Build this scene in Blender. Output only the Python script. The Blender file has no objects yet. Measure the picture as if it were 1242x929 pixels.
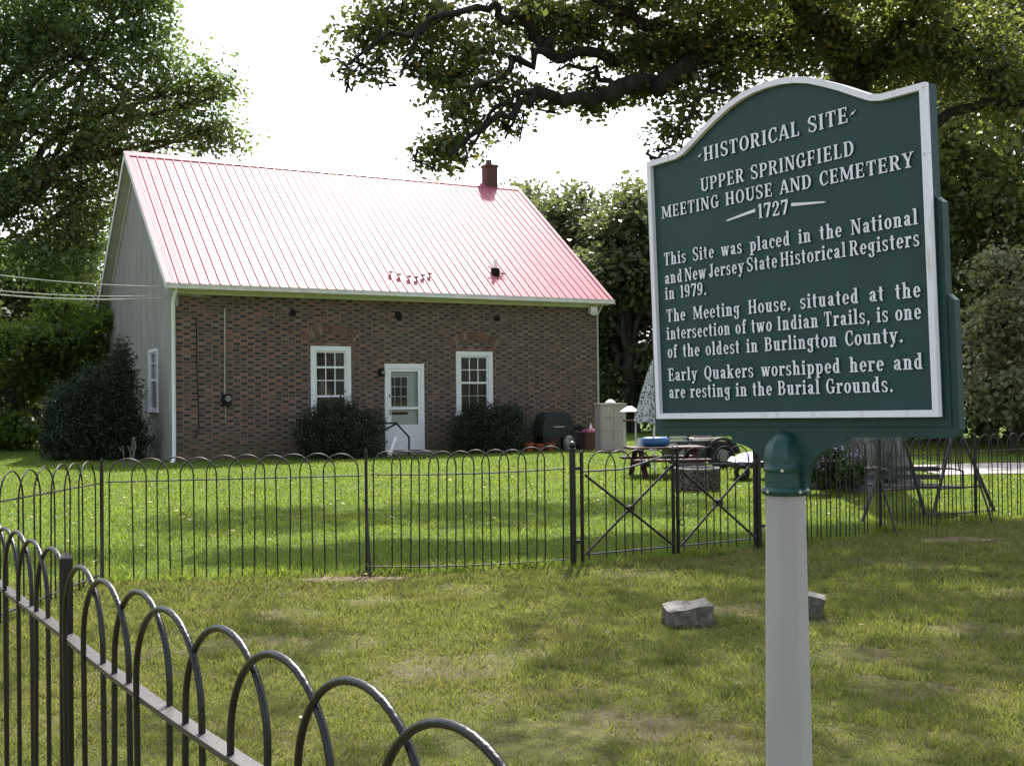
import bpy, math, random
import numpy as np
from mathutils import Vector, Matrix

# ------------------------------------------------------------------ camera, light, exposure
scene = bpy.context.scene
COL = scene.collection
EYE = 1.5
F, PITCH, ROLL = 1366.0, 0.0131, -0.0108          # focal length in photo pixels (1242 wide)
def cam_rot():
    B = np.array([[1, 0, 0], [0, 0, -1], [0, 1, 0]], float)
    c, s = math.cos(PITCH), math.sin(PITCH)
    P = np.array([[1, 0, 0], [0, c, s], [0, -s, c]])
    c, s = math.cos(ROLL), math.sin(ROLL)
    R = np.array([[c, -s, 0], [s, c, 0], [0, 0, 1]])
    return R @ P @ B
RC = cam_rot()
cd = bpy.data.cameras.new('camera'); cam = bpy.data.objects.new('camera', cd); COL.objects.link(cam)
cd.sensor_width = 36; cd.sensor_fit = 'HORIZONTAL'; cd.lens = 36 * F / 1242
cd.clip_start = 0.05; cd.clip_end = 2000
m = Matrix.Identity(4)
for i in range(3):
    m[i][0] = RC[0][i]; m[i][1] = -RC[1][i]; m[i][2] = -RC[2][i]
m[2][3] = EYE
cam.matrix_world = m
scene.camera = cam

SUN_EL, SUN_AZ = math.radians(55), math.radians(8)  # azimuth to the right of straight ahead (+Y)
w = bpy.data.worlds.new('World'); scene.world = w; w.use_nodes = True
nt = w.node_tree; nt.nodes.clear()
sky = nt.nodes.new('ShaderNodeTexSky'); sky.sky_type = 'NISHITA'; sky.sun_disc = False
sky.sun_elevation = SUN_EL; sky.sun_rotation = SUN_AZ
sky.air_density = 1.0; sky.dust_density = 3.0; sky.ozone_density = 1.0
hs = nt.nodes.new('ShaderNodeHueSaturation'); hs.inputs['Saturation'].default_value = 0.5
bg = nt.nodes.new('ShaderNodeBackground'); bg.inputs[1].default_value = 0.15
wo = nt.nodes.new('ShaderNodeOutputWorld')
nt.links.new(sky.outputs[0], hs.inputs['Color']); nt.links.new(hs.outputs[0], bg.inputs[0]); nt.links.new(bg.outputs[0], wo.inputs[0])
sl = bpy.data.lights.new('sun', 'SUN'); sl.energy = 4.8; sl.angle = math.radians(0.53); sl.color = (1.0, 0.95, 0.86)
sun = bpy.data.objects.new('sun', sl); COL.objects.link(sun)
sd = Vector((math.cos(SUN_EL) * math.sin(SUN_AZ), math.cos(SUN_EL) * math.cos(SUN_AZ), math.sin(SUN_EL)))
sun.rotation_euler = sd.to_track_quat('Z', 'Y').to_euler()
sun.location = (3, 30, 40); SUND = sd.copy()
vs = scene.view_settings
vs.view_transform = 'Standard'; vs.look = 'None'; vs.exposure = 1.15; vs.gamma = 1.0; vs.use_curve_mapping = False
scene.cycles.max_bounces = 7; scene.cycles.diffuse_bounces = 4; scene.cycles.transmission_bounces = 5
scene.cycles.transparent_max_bounces = 6; scene.cycles.use_denoising = True
scene.cycles.caustics_reflective = False; scene.cycles.caustics_refractive = False

# ------------------------------------------------------------------ helpers
def ray(px, py):
    d = RC.T @ np.array([px - 621, py - 464.5, F]); return d / d[1]
def at(px, py, Y):
    d = ray(px, py) * Y; return (d[0], Y, EYE + d[2])
def sst(a, b, x):
    t = np.clip((x - a) / (b - a), 0, 1); return t * t * (3 - 2 * t)
def gz(x, y):
    return 0.14 * sst(11, 24, y) + 0.06 * sst(5, 2, y) + 0.012 * np.sin(x * .9 + 1) * np.cos(y * .7) + 0.008 * np.sin(x * 2.3) * np.sin(y * 1.9 + 2)
def gnd(px, py):
    d = ray(px, py); Y = EYE / -d[2]
    for _ in range(12): Y = (EYE - float(gz(d[0] * Y, Y))) / -d[2]
    return (d[0] * Y, Y, float(gz(d[0] * Y, Y)))

class MB:
    def __init__(s): s.v = []; s.f = []
    def add(s, vs, fs):
        o = len(s.v); s.v += [tuple(map(float, p)) for p in vs]; s.f += [tuple(i + o for i in f) for f in fs]; return s
    def box(s, x0, x1, y0, y1, z0, z1):
        return s.add([(x0,y0,z0),(x1,y0,z0),(x1,y1,z0),(x0,y1,z0),(x0,y0,z1),(x1,y0,z1),(x1,y1,z1),(x0,y1,z1)],
                     [(0,3,2,1),(4,5,6,7),(0,1,5,4),(1,2,6,5),(2,3,7,6),(3,0,4,7)])
    def quad(s, a, b, c, d): return s.add([a, b, c, d], [(0, 1, 2, 3)])
    def tube(s, pts, r, n=8, cap=True):
        P = [Vector(p) for p in pts]; k = len(P)
        R = [r] * k if isinstance(r, (int, float)) else list(r)
        vs, fs = [], []; up = None
        for i, p in enumerate(P):
            t = (P[min(i+1, k-1)] - P[max(i-1, 0)]).normalized()
            if up is None:
                up = t.orthogonal().normalized()
            up = (up - t * up.dot(t))
            up = up.normalized() if up.length > 1e-6 else t.orthogonal().normalized()
            b = t.cross(up)
            for j in range(n):
                a = 2 * math.pi * j / n
                vs.append(p + (up * math.cos(a) + b * math.sin(a)) * R[i])
        for i in range(k - 1):
            for j in range(n):
                a = i*n + j; c = i*n + (j+1) % n
                fs.append((a, c, c + n, a + n))
        if cap: fs.append(tuple(range(n))[::-1]); fs.append(tuple((k-1)*n + j for j in range(n)))
        return s.add(vs, fs)
    def bar(s, a, b, wdt, hgt, up=(0, 0, 1)):
        a, b = Vector(a), Vector(b); t = (b - a).normalized(); u = Vector(up)
        if abs(t.dot(u)) > .95: u = Vector((1, 0, 0))
        sdv = t.cross(u).normalized() * wdt / 2; u = sdv.cross(t).normalized() * hgt / 2
        vs = [a - sdv - u, a + sdv - u, a + sdv + u, a - sdv + u, b - sdv - u, b + sdv - u, b + sdv + u, b - sdv + u]
        return s.add(vs, [(0,1,2,3),(7,6,5,4),(0,4,5,1),(1,5,6,2),(2,6,7,3),(3,7,4,0)])
    def lathe(s, prof, n=16, c=(0, 0, 0), sx=1, sy=1):
        vs, fs = [], []
        for r, z in prof:
            for j in range(n):
                a = 2 * math.pi * j / n; vs.append((c[0] + r * sx * math.cos(a), c[1] + r * sy * math.sin(a), c[2] + z))
        for i in range(len(prof) - 1):
            for j in range(n):
                a = i*n + j; b = i*n + (j+1) % n; fs.append((a, b, b + n, a + n))
        fs.append(tuple(range(n))[::-1]); fs.append(tuple((len(prof)-1)*n + j for j in range(n)))
        return s.add(vs, fs)
    def prism(s, poly, fn, d0, d1):        # poly 2D, fn(x,y,d)->3D
        n = len(poly)
        vs = [fn(x, y, d0) for x, y in poly] + [fn(x, y, d1) for x, y in poly]
        fs = [tuple(range(n)), tuple(range(2*n-1, n-1, -1))] + [(i, n + i, n + (i+1) % n, (i+1) % n) for i in range(n)]
        return s.add(vs, fs)
    def build(s, name, mt, parent=None, smooth=None):
        me = bpy.data.meshes.new(name); me.from_pydata(s.v, [], s.f); me.update()
        import bmesh
        bm = bmesh.new(); bm.from_mesh(me); bmesh.ops.recalc_face_normals(bm, faces=bm.faces); bm.to_mesh(me); bm.free()
        return link(name, me, mt, parent, smooth)
def link(name, me, mt, parent=None, smooth=None):
    me.materials.append(mt)
    if smooth is not None:
        me.polygons.foreach_set('use_smooth', [True] * len(me.polygons)); me.set_sharp_from_angle(angle=math.radians(smooth))
    o = bpy.data.objects.new(name, me); COL.objects.link(o)
    if parent: o.parent = parent
    return o
def thing(name, label, cat, loc=(0, 0, 0), rz=0, group=None):
    o = bpy.data.objects.new(name, None); COL.objects.link(o); o.location = loc; o.rotation_euler = (0, 0, rz)
    return tag(o, label, cat, group)
def tag(o, label, cat, group=None, kind=None):
    o['label'] = label; o['category'] = cat
    if group: o['group'] = group
    if kind: o['kind'] = kind
    return o
def struct(o): o['kind'] = 'structure'; return o
def stuff(o, label, cat): o['kind'] = 'stuff'; o['label'] = label; o['category'] = cat; return o
def copy_tree(o, parent=None):
    c = o.copy(); COL.objects.link(c)
    if parent: c.parent = parent
    for ch in o.children: copy_tree(ch, c)
    return c

# ------------------------------------------------------------------ materials
class N:
    def __init__(s, name):
        s.m = bpy.data.materials.new(name); s.m.use_nodes = True; s.t = s.m.node_tree; s.t.nodes.clear()
        s.out = s.new('OutputMaterial')
    def new(s, typ, **kw):
        n = s.t.nodes.new('ShaderNode' + typ)
        for k, v in kw.items(): setattr(n, k, v)
        return n
    def l(s, a, b): s.t.links.new(a, b)
    def val(s, inp, v):
        if hasattr(v, 'is_output'): s.l(v, inp)
        else: inp.default_value = v
    def math(s, op, a, b=0.0, c=None):
        n = s.new('Math', operation=op); s.val(n.inputs[0], a); s.val(n.inputs[1], b)
        if c is not None: s.val(n.inputs[2], c)
        return n.outputs[0]
    def mix(s, f, a, b, blend='MIX'):
        n = s.new('Mix', data_type='RGBA', blend_type=blend); s.val(n.inputs[0], f)
        for i, v in ((6, a), (7, b)):
            if hasattr(v, 'is_output'): s.l(v, n.inputs[i])
            else: n.inputs[i].default_value = (*v, 1)
        return n.outputs[2]
    def noise(s, vec, scale, detail=4, rough=.55, out=0):
        n = s.new('TexNoise'); n.inputs['Scale'].default_value = scale; n.inputs['Detail'].default_value = detail; n.inputs['Roughness'].default_value = rough
        if vec is not None: s.l(vec, n.inputs['Vector'])
        return n.outputs[out]
    def ramp(s, f, stops):
        n = s.new('ValToRGB'); s.l(f, n.inputs[0]); e = n.color_ramp.elements
        while len(e) < len(stops): e.new(0.5)
        for el, (p, c) in zip(e, stops): el.position = p; el.color = (*c, 1)
        return n.outputs[0]
    def step(s, f, a, b):
        n = s.new('MapRange'); s.l(f, n.inputs[0]); n.inputs[1].default_value = a; n.inputs[2].default_value = b; return n.outputs[0]
    def obj(s): return s.new('TexCoord').outputs['Object']
    def scale(s, vec, sc):
        n = s.new('Mapping'); s.l(vec, n.inputs[0]); n.inputs['Scale'].default_value = sc; return n.outputs[0]
    def bsdf(s, col, rough=.5, metal=0, spec=.5, bump=None, bstr=.3, bdist=.01, trans=None):
        p = s.new('BsdfPrincipled')
        if hasattr(col, 'is_output'): s.l(col, p.inputs['Base Color'])
        else: p.inputs['Base Color'].default_value = (*col, 1)
        s.val(p.inputs['Roughness'], rough); p.inputs['Metallic'].default_value = metal; p.inputs['Specular IOR Level'].default_value = spec
        if bump is not None:
            b = s.new('Bump'); b.inputs['Strength'].default_value = bstr; b.inputs['Distance'].default_value = bdist
            s.l(bump, b.inputs['Height']); s.l(b.outputs[0], p.inputs['Normal'])
        s.l(p.outputs[0], s.out.inputs[0]); return p
def simple(name, c, rough=.5, metal=0, spec=.5, var=.25, scale=6, bump=.15, bscale=40, bdist=.004, sc=(1, 1, 1)):
    n = N(name); o = n.scale(n.obj(), sc)
    f = n.step(n.noise(o, scale, 5, .6), .3, .7)
    col = n.mix(f, tuple(x * (1 - var) for x in c), tuple(min(1, x * (1 + var)) for x in c))
    n.bsdf(col, rough, metal, spec, n.noise(o, bscale, 4), bump, bdist); return n.m

M = {}
M['sign_green'] = simple('sign_green_paint', (.016, .055, .053), .5, 0, .32, .2, 4, .3, 140, .0015, (1, 1, .5))
M['sign_white'] = simple('sign_white_paint', (.80, .80, .90), .5, 0, .4, .06, 9, .12, 120, .001)
def chipped_white():
    n = N('chipped_white_paint'); o = n.obj(); f = n.noise(o, 22, 6, .75)
    c = n.mix(n.step(n.noise(o, 5, 5, .6), .3, .7), (.80, .80, .89), (.88, .88, .96))
    c = n.mix(n.step(f, .66, .70), c, (.36, .36, .36)); c = n.mix(n.step(n.noise(n.scale(o, (60, 60, 8)), 1.0, 4), .58, .75), c, (.62, .62, .62))
    n.bsdf(c, .5, 0, .4, n.noise(o, 120, 4), .15, .001); return n.m
M['sign_white'] = chipped_white()
M['cap_green'] = simple('cap_green_paint', (.014, .062, .055), .4, 0, .4, .12, 8, .1, 60, .001)
M['post'] = simple('grey_post_paint', (.40, .385, .39), .6, 0, .35, .13, 5, .25, 60, .0015, (1, 1, .2))
M['screw'] = simple('bright_screw', (.6, .6, .58), .3, .8)
M['iron'] = simple('black_iron_paint', (.007, .0062, .0075), .33, 0, .5, .35, 25, .8, 130, .0015)
M['iron_rail'] = simple('worn_iron_rail', (.035, .032, .036), .42, 0, .6, .35, 30, .6, 160, .0015)
M['iron_far'] = simple('weathered_iron', (.009, .0085, .0085), .45, 0, .45, .3, 20, .3, 60, .001)
M['white'] = simple('white_trim_paint', (.78, .79, .82), .5, 0, .4, .05, 3, .1, 30, .002)
M['cornice'] = simple('aged_white_cornice', (.62, .62, .57), .55, 0, .35, .12, 2.5, .1, 25, .002)
M['gutter'] = simple('galvanised_gutter', (.66, .66, .65), .35, .3, .5, .15, 4, .1, 20, .002)
M['rake'] = simple('rake_board_grey', (.46, .46, .44), .6, 0, .3, .12, 2, .1, 20, .002)
M['concrete'] = simple('step_concrete', (.20, .19, .17), .85, 0, .3, .25, 5, .4, 40, .006)
M['dark'] = simple('dark_recess', (.012, .011, .011), .8, 0, .2, .2)
M['meter_grey'] = simple('meter_grey_metal', (.20, .20, .19), .4, .5)
M['galv'] = simple('pipe_galvanised', (.33, .32, .30), .45, .5)
M['pvc'] = simple('white_plastic_pipe', (.78, .78, .78), .35, 0)
M['wire'] = simple('pale_wire_sheath', (.42, .42, .40), .5, 0, .4)
M['grill'] = simple('dark_green_cover', (.018, .026, .024), .55, 0, .4, .3, 4, .5, 12, .01)
M['black'] = simple('black_plastic', (.012, .012, .013), .4, 0, .5)
M['rubber'] = simple('tyre_rubber', (.016, .016, .016), .8, 0, .3)
M['box_wood'] = simple('brown_box_wood', (.085, .048, .045), .75, 0, .3, .3, 3, .4, 20, .005, (1, 1, .2))
M['maroon'] = simple('maroon_painted_wood', (.05, .018, .018), .6, 0, .35, .3, 4, .3, 20, .004)
M['beige'] = simple('beige_cabinet_plastic', (.38, .31, .30), .5, 0, .4, .06, 2, .08, 30, .002)
M['blue'] = simple('blue_plastic', (.03, .11, .28), .4, 0, .5)
M['chrome'] = simple('bright_metal', (.65, .65, .66), .25, .9)
M['body_dark'] = simple('dark_green_body_paint', (.03, .034, .032), .3, 0, .5)
M['red'] = simple('terracotta', (.30, .07, .04), .7, 0, .3)
M['pink'] = simple('pink_cloth', (.50, .16, .28), .8, 0, .2, .4, 12)
M['tarp'] = None
M['swing'] = simple('swing_grey_metal', (.055, .05, .055), .5, .2, .5, .4, 25, .3, 60, .002)

def stone_mat():
    n = N('weathered_gravestone'); o = n.obj(); f = n.noise(o, 14, 8, .7)
    c = n.ramp(f, [(.32, (.075, .062, .05)), (.52, (.145, .122, .10)), (.72, (.29, .265, .235))])
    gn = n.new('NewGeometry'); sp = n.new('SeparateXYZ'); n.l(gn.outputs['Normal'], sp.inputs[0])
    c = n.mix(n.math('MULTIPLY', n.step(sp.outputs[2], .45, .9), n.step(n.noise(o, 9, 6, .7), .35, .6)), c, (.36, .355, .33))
    n.bsdf(c, .85, 0, .3, n.noise(o, 38, 8, .7), .7, .012); return n.m
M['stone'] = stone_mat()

def brick_mat(name, base_shift=0.0, axis='x'):
    n = N(name); tc = n.obj(); sp = n.new('SeparateXYZ'); n.l(tc, sp.inputs[0])
    x = sp.outputs[0] if axis == 'x' else n.math('ADD', sp.outputs[0], sp.outputs[1]); z = sp.outputs[2]
    wob = n.math('MULTIPLY', n.math('SUBTRACT', n.noise(tc, 2.5, 3), .5), .02)
    zz = n.math('DIVIDE', n.math('ADD', z, wob), .071); row = n.math('FLOOR', zz); fz = n.math('SUBTRACT', zz, row)
    odd = n.math('MODULO', n.math('ADD', row, 100.0), 2.0)
    jit = n.new('TexWhiteNoise', noise_dimensions='1D'); n.l(row, jit.inputs['W'])
    xx = n.math('DIVIDE', n.math('ADD', n.math('ADD', x, n.math('MULTIPLY', odd, .163)), n.math('MULTIPLY', jit.outputs[0], .035)), .325)
    colm = n.math('FLOOR', xx); fx = n.math('SUBTRACT', xx, colm)
    head = n.math('GREATER_THAN', fx, .55)
    mort = n.math('MAXIMUM', n.math('LESS_THAN', fz, .17), n.math('MAXIMUM', n.math('LESS_THAN', fx, .035), n.math('LESS_THAN', n.math('ABSOLUTE', n.math('SUBTRACT', fx, .55)), .02)))
    cb = n.new('CombineXYZ'); n.l(n.math('ADD', n.math('MULTIPLY', colm, 2.0), head), cb.inputs[0]); n.l(row, cb.inputs[1])
    wn = n.new('TexWhiteNoise', noise_dimensions='2D'); n.l(cb.outputs[0], wn.inputs['Vector']); r = wn.outputs['Value']
    stretch = n.ramp(r, [(0, (.125, .073, .060)), (.35, (.165, .092, .074)), (.7, (.22, .112, .086)), (.9, (.28, .125, .09)), (1, (.20, .158, .132))])
    header = n.ramp(r, [(0, (.020, .019, .020)), (.55, (.034, .030, .029)), (.85, (.065, .046, .040)), (1, (.16, .085, .068))])
    col = n.mix(head, stretch, header)
    grime = n.step(n.noise(tc, .55, 5, .6), .42, .66)
    gx = n.step(x, 1.0, 9.5)                         # the right half of the wall is greyer, weathered brick
    g = n.math('MINIMUM', n.math('ADD', n.math('MULTIPLY', grime, .40), n.math('MULTIPLY', gx, .42)), .72)
    col = n.mix(head, n.mix(g, stretch, n.mix(r, (.105, .088, .072), (.19, .16, .135))), n.mix(n.math('MULTIPLY', g, .25), header, (.10, .085, .07)))
    low_olive = n.math('MULTIPLY', n.step(z, 1.05, .15), n.step(n.noise(tc, 1.8, 5), .25, .6))  # olive tone stronger towards the wall foot, broken by noise
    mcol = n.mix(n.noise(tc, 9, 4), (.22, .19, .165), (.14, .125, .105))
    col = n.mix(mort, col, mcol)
    col = n.mix(n.math('MULTIPLY', low_olive, .72), col, (.075, .072, .035))
    hgt = n.math('ADD', n.math('SUBTRACT', 1.0, mort), n.math('MULTIPLY', n.noise(tc, 30, 4), .4))
    rgh = n.mix(head, (.85, .85, .85), (.55, .55, .55))
    p = n.bsdf(col, .8, 0, .35, hgt, .7, .012); n.l(rgh, p.inputs['Roughness']); return n.m
M['brick'] = brick_mat('flemish_brick')
M['brick_chim'] = simple('chimney_brick', (.105, .055, .048), .8, 0, .3, .35, 9, .4, 20, .006, (1, 1, 4))
def island_mat(name, stops, rough=.8, bump=.4):
    n = N(name); g = n.new('NewGeometry'); o = n.obj()
    c = n.ramp(g.outputs['Random Per Island'], stops)
    c = n.mix(n.math('MULTIPLY', n.noise(o, 15, 5), .5), c, (.12, .09, .07))
    n.bsdf(c, rough, 0, .3, n.noise(o, 40, 5), bump, .006); return n.m
M['arch'] = island_mat('arch_brick', [(0, (.10, .055, .046)), (.4, (.21, .10, .078)), (.8, (.27, .12, .09)), (1, (.30, .24, .20))])
def stucco_mat():
    n = N('grey_stucco'); o = n.obj()
    f = n.step(n.noise(n.scale(o, (2.5, 2.5, .45)), 1.0, 8, .75), .32, .68)
    c = n.mix(f, (.22, .21, .195), (.36, .35, .33))
    sp = n.new('SeparateXYZ'); n.l(o, sp.inputs[0])
    c = n.mix(n.math('MULTIPLY', n.step(sp.outputs[2], 1.1, .1), n.noise(o, 3, 5)), c, (.15, .15, .13))
    n.bsdf(c, .9, 0, .25, n.noise(o, 55, 6, .7), .5, .008); return n.m
M['stucco'] = stucco_mat()
def roof_mat():
    n = N('red_metal_roof'); o = n.obj()
    f = n.step(n.noise(n.scale(o, (2.2, .35, .35)), 1.3, 5, .6), .3, .7)
    c = n.mix(f, (.34, .095, .135), (.42, .14, .18))
    r = n.math('ADD', .40, n.math('MULTIPLY', n.noise(n.scale(o, (4, .4, .4)), 1.0, 4), .10))
    p = n.bsdf(c, .4, .0, .2, n.noise(n.scale(o, (3, .8, .8)), 1.0, 3), .06, .02); n.l(r, p.inputs['Roughness']); p.inputs['IOR'].default_value = 1.20; p.inputs['Specular IOR Level'].default_value = .5; return n.m
M['roof'] = roof_mat()
def glass_mat():
    n = N('window_glass'); o = n.obj()
    c = n.mix(n.step(n.noise(n.scale(o, (2.5, 1, 1.2)), 1.7, 3), .4, .62), (.006, .007, .007), (.03, .034, .024))
    n.bsdf(c, .06, 0, .5, n.noise(o, 3, 2), .04, .01); return n.m
M['glass'] = glass_mat()
def clear_glass():
    n = N('storm_door_glass'); fr = n.new('Fresnel'); fr.inputs[0].default_value = 1.45
    a = n.new('BsdfTransparent'); a.inputs[0].default_value = (.82, .86, .86, 1); b = n.new('BsdfGlossy'); b.inputs['Roughness'].default_value = .03
    mx = n.new('MixShader'); n.l(fr.outputs[0], mx.inputs[0]); n.l(a.outputs[0], mx.inputs[1]); n.l(b.outputs[0], mx.inputs[2]); n.l(mx.outputs[0], n.out.inputs[0]); return n.m
M['clear'] = clear_glass()
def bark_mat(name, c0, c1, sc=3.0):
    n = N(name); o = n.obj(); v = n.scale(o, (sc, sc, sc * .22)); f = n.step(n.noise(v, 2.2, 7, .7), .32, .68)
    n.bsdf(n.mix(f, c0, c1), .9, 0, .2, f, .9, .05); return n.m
M['bark'] = bark_mat('oak_bark', (.03, .026, .022), (.11, .10, .088))
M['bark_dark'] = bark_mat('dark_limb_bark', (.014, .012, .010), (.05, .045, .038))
M['bark_pale'] = bark_mat('pale_oak_bark', (.055, .052, .048), (.26, .25, .235))
def leaf_mat(name, dark, mid, light, tcol, tfac=.4, rough=.5, spec=.4, odd=None):
    n = N(name); g = n.new('NewGeometry'); o = n.obj(); r = g.outputs['Random Per Island']
    stops = [(0, dark), (.5, mid), (.9, light)] + ([(1.0, odd)] if odd else [])
    c = n.ramp(r, stops)
    c = n.mix(n.step(n.noise(o, .5, 3), .35, .65), c, n.mix(.5, c, light))
    p = n.bsdf(c, rough, 0, spec)
    tr = n.new('BsdfTranslucent'); n.l(n.mix(.5, c, tcol), tr.inputs[0])
    mx = n.new('MixShader'); mx.inputs[0].default_value = tfac
    n.l(p.outputs[0], mx.inputs[1]); n.l(tr.outputs[0], mx.inputs[2]); n.l(mx.outputs[0], n.out.inputs[0]); return n.m
M['oak_leaf'] = leaf_mat('oak_leaves', (.035, .058, .026), (.06, .09, .036), (.10, .13, .048), (.40, .46, .07), .42, .42, .5, (.30, .17, .05))
M['maple_leaf'] = leaf_mat('broad_leaves', (.035, .068, .03), (.06, .108, .042), (.10, .155, .055), (.32, .46, .07), .42, .42, .5)
M['young_leaf'] = leaf_mat('young_leaves', (.035, .065, .02), (.065, .115, .03), (.12, .19, .045), (.50, .66, .08), .52, .42, .5)
M['lit_far_leaf'] = leaf_mat('lit_far_leaves', (.07, .105, .05), (.11, .155, .066), (.17, .215, .085), (.48, .56, .11), .5, .42, .5, (.32, .22, .09))  # brighter copy of the background leaves, backlight put into the colour
M['back_leaf'] = leaf_mat('background_leaves', (.05, .072, .04), (.075, .105, .052), (.11, .14, .066), (.28, .33, .08), .38, .42, .5, (.22, .16, .07))
M['pale_leaf'] = leaf_mat('pale_leaves', (.10, .115, .065), (.16, .175, .09), (.25, .26, .15), (.40, .42, .14), .42, .4, .6)  # paler, greyer greens for the bush at right
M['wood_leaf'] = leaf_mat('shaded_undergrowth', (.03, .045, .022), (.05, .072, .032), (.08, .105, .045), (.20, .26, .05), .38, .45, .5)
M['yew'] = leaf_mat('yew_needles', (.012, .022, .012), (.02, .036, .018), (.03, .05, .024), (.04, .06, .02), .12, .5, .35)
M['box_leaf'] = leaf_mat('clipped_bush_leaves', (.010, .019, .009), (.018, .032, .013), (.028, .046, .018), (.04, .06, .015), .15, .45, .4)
M['flower_leaf'] = leaf_mat('flower_foliage', (.03, .06, .02), (.05, .09, .025), (.08, .13, .03), (.12, .2, .03), .3)
M['petal'] = leaf_mat('lilac_petals', (.26, .20, .40), (.36, .30, .50), (.48, .44, .60), (.4, .35, .5), .3)
M['fallen'] = leaf_mat('fallen_leaf_litter', (.20, .12, .06), (.36, .27, .16), (.52, .44, .32), (.4, .3, .15), .15, .7, .2)
def blade_mat(name, cols, tcol, tfac=.45, patch=True):
    n = N(name); g = n.new('NewGeometry'); o = n.obj(); r = g.outputs['Random Per Island']
    c = n.ramp(r, cols)
    if patch:
        c = n.mix(n.math('MULTIPLY', n.step(n.noise(o, 1.1, 5, .65), .48, .74), .5), c, (.20, .15, .075))
    p = n.bsdf(c, .55, 0, .3)
    tr = n.new('BsdfTranslucent'); n.l(n.mix(.5, c, tcol), tr.inputs[0])
    mx = n.new('MixShader'); mx.inputs[0].default_value = tfac
    n.l(p.outputs[0], mx.inputs[1]); n.l(tr.outputs[0], mx.inputs[2]); n.l(mx.outputs[0], n.out.inputs[0]); return n.m
M['dry_grass'] = blade_mat('dry_lawn_blades', [(0, (.06, .085, .026)), (.22, (.115, .155, .036)), (.55, (.18, .225, .05)), (.76, (.24, .275, .075)), (.86, (.32, .26, .14)), (.93, (.19, .12, .075)), (1, (.08, .05, .035))], (.32, .36, .06), .42)
M['lush_grass'] = blade_mat('green_lawn_blades', [(0, (.07, .12, .022)), (.5, (.14, .21, .034)), (1, (.26, .30, .07))], (.34, .44, .05), .48, False)
def ground_mat():
    n = N('lawn_soil_and_grass'); o = n.obj(); sp = n.new('SeparateXYZ'); n.l(o, sp.inputs[0])
    a = n.noise(o, 9, 8, .7); b = n.noise(o, 1.1, 6, .65)
    dry = n.mix(n.step(a, .35, .65), (.075, .075, .03), (.16, .165, .052))
    soil = n.mix(n.step(n.noise(o, 24, 6, .7), .3, .7), (.09, .066, .045), (.22, .17, .13))
    dry = n.mix(n.math('MULTIPLY', n.step(b, .47, .66), .75), dry, soil)
    lush = n.mix(n.step(n.noise(o, 14, 7, .75), .3, .7), (.045, .085, .014), (.105, .165, .028))
    lush = n.mix(n.math('MULTIPLY', n.step(n.noise(o, .7, 4), .5, .75), .5), lush, (.14, .15, .04))
    side = n.step(n.math('SUBTRACT', sp.outputs[1], n.math('MULTIPLY', n.math('MAXIMUM', n.math('SUBTRACT', sp.outputs[0], .5), -.05), .66)), 9.6, 9.95)
    c = n.mix(side, dry, lush)
    n.bsdf(c, .95, 0, .15, n.noise(o, 60, 6, .8), .8, .03); return n.m
M['ground'] = ground_mat()
M['gravel'] = simple('pale_gravel', (.40, .37, .36), .9, 0, .2, .3, 12, .8, 60, .02)
M['soil'] = simple('bare_soil', (.15, .115, .088), .95, 0, .15, .4, 6, .9, 35, .02)

# ------------------------------------------------------------------ setting: ground
xs = np.unique(np.concatenate([np.linspace(-600, -30, 20), np.linspace(-30, 30, 121), np.linspace(30, 600, 20)]))
ys = np.unique(np.concatenate([np.linspace(-300, -4, 12), np.linspace(-4, 45, 99), np.linspace(45, 700, 20)]))
X, Y = np.meshgrid(xs, ys); Z = gz(X, Y)
V = np.stack([X, Y, Z], -1).reshape(-1, 3); nx, ny = len(xs), len(ys)
Fc = [(j*nx + i, j*nx + i + 1, (j+1)*nx + i + 1, (j+1)*nx + i) for j in range(ny-1) for i in range(nx-1)]
me = bpy.data.meshes.new('ground'); me.from_pydata(V.tolist(), [], Fc)
struct(link('ground', me, M['ground'], None, 60))
# gravel drive beyond the swing, right
b = MB(); prev = None
for x in np.linspace(7.3, 60, 60):
    y0, y1 = 19.2 + .05 * (x - 8), 21.6 + .08 * (x - 8)
    y0 += .12 * math.sin(x * 3.1); y1 += .15 * math.sin(x * 2.3)
    row = [(x, yy, float(gz(x, yy)) + .016) for yy in np.linspace(y0, y1, 6)]
    if prev:
        for k in range(5): b.quad(prev[k], row[k], row[k+1], prev[k+1])
    prev = row
struct(b.build('driveway', M['gravel']))
def soil_patch(cx, cy, rx, ry, seed):
    rng = random.Random(seed); b = MB(); n = 22
    ring = []
    for i in range(n):
        a = 2 * math.pi * i / n; k = rng.uniform(.65, 1.15)
        x, y = cx + rx * k * math.cos(a), cy + ry * k * math.sin(a); ring.append((x, y, float(gz(x, y)) + .006))
    c = (cx, cy, float(gz(cx, cy)) + .009)
    for i in range(n): b.add([c, ring[i], ring[(i+1) % n]], [(0, 1, 2)])
    o = struct(b.build('soil_patch', M['soil'])); return o
p = gnd(425, 703); soil_patch(p[0], p[1], .55, .16, 1)
p = gnd(1165, 655); soil_patch(p[0], p[1], .5, .2, 2)

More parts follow.
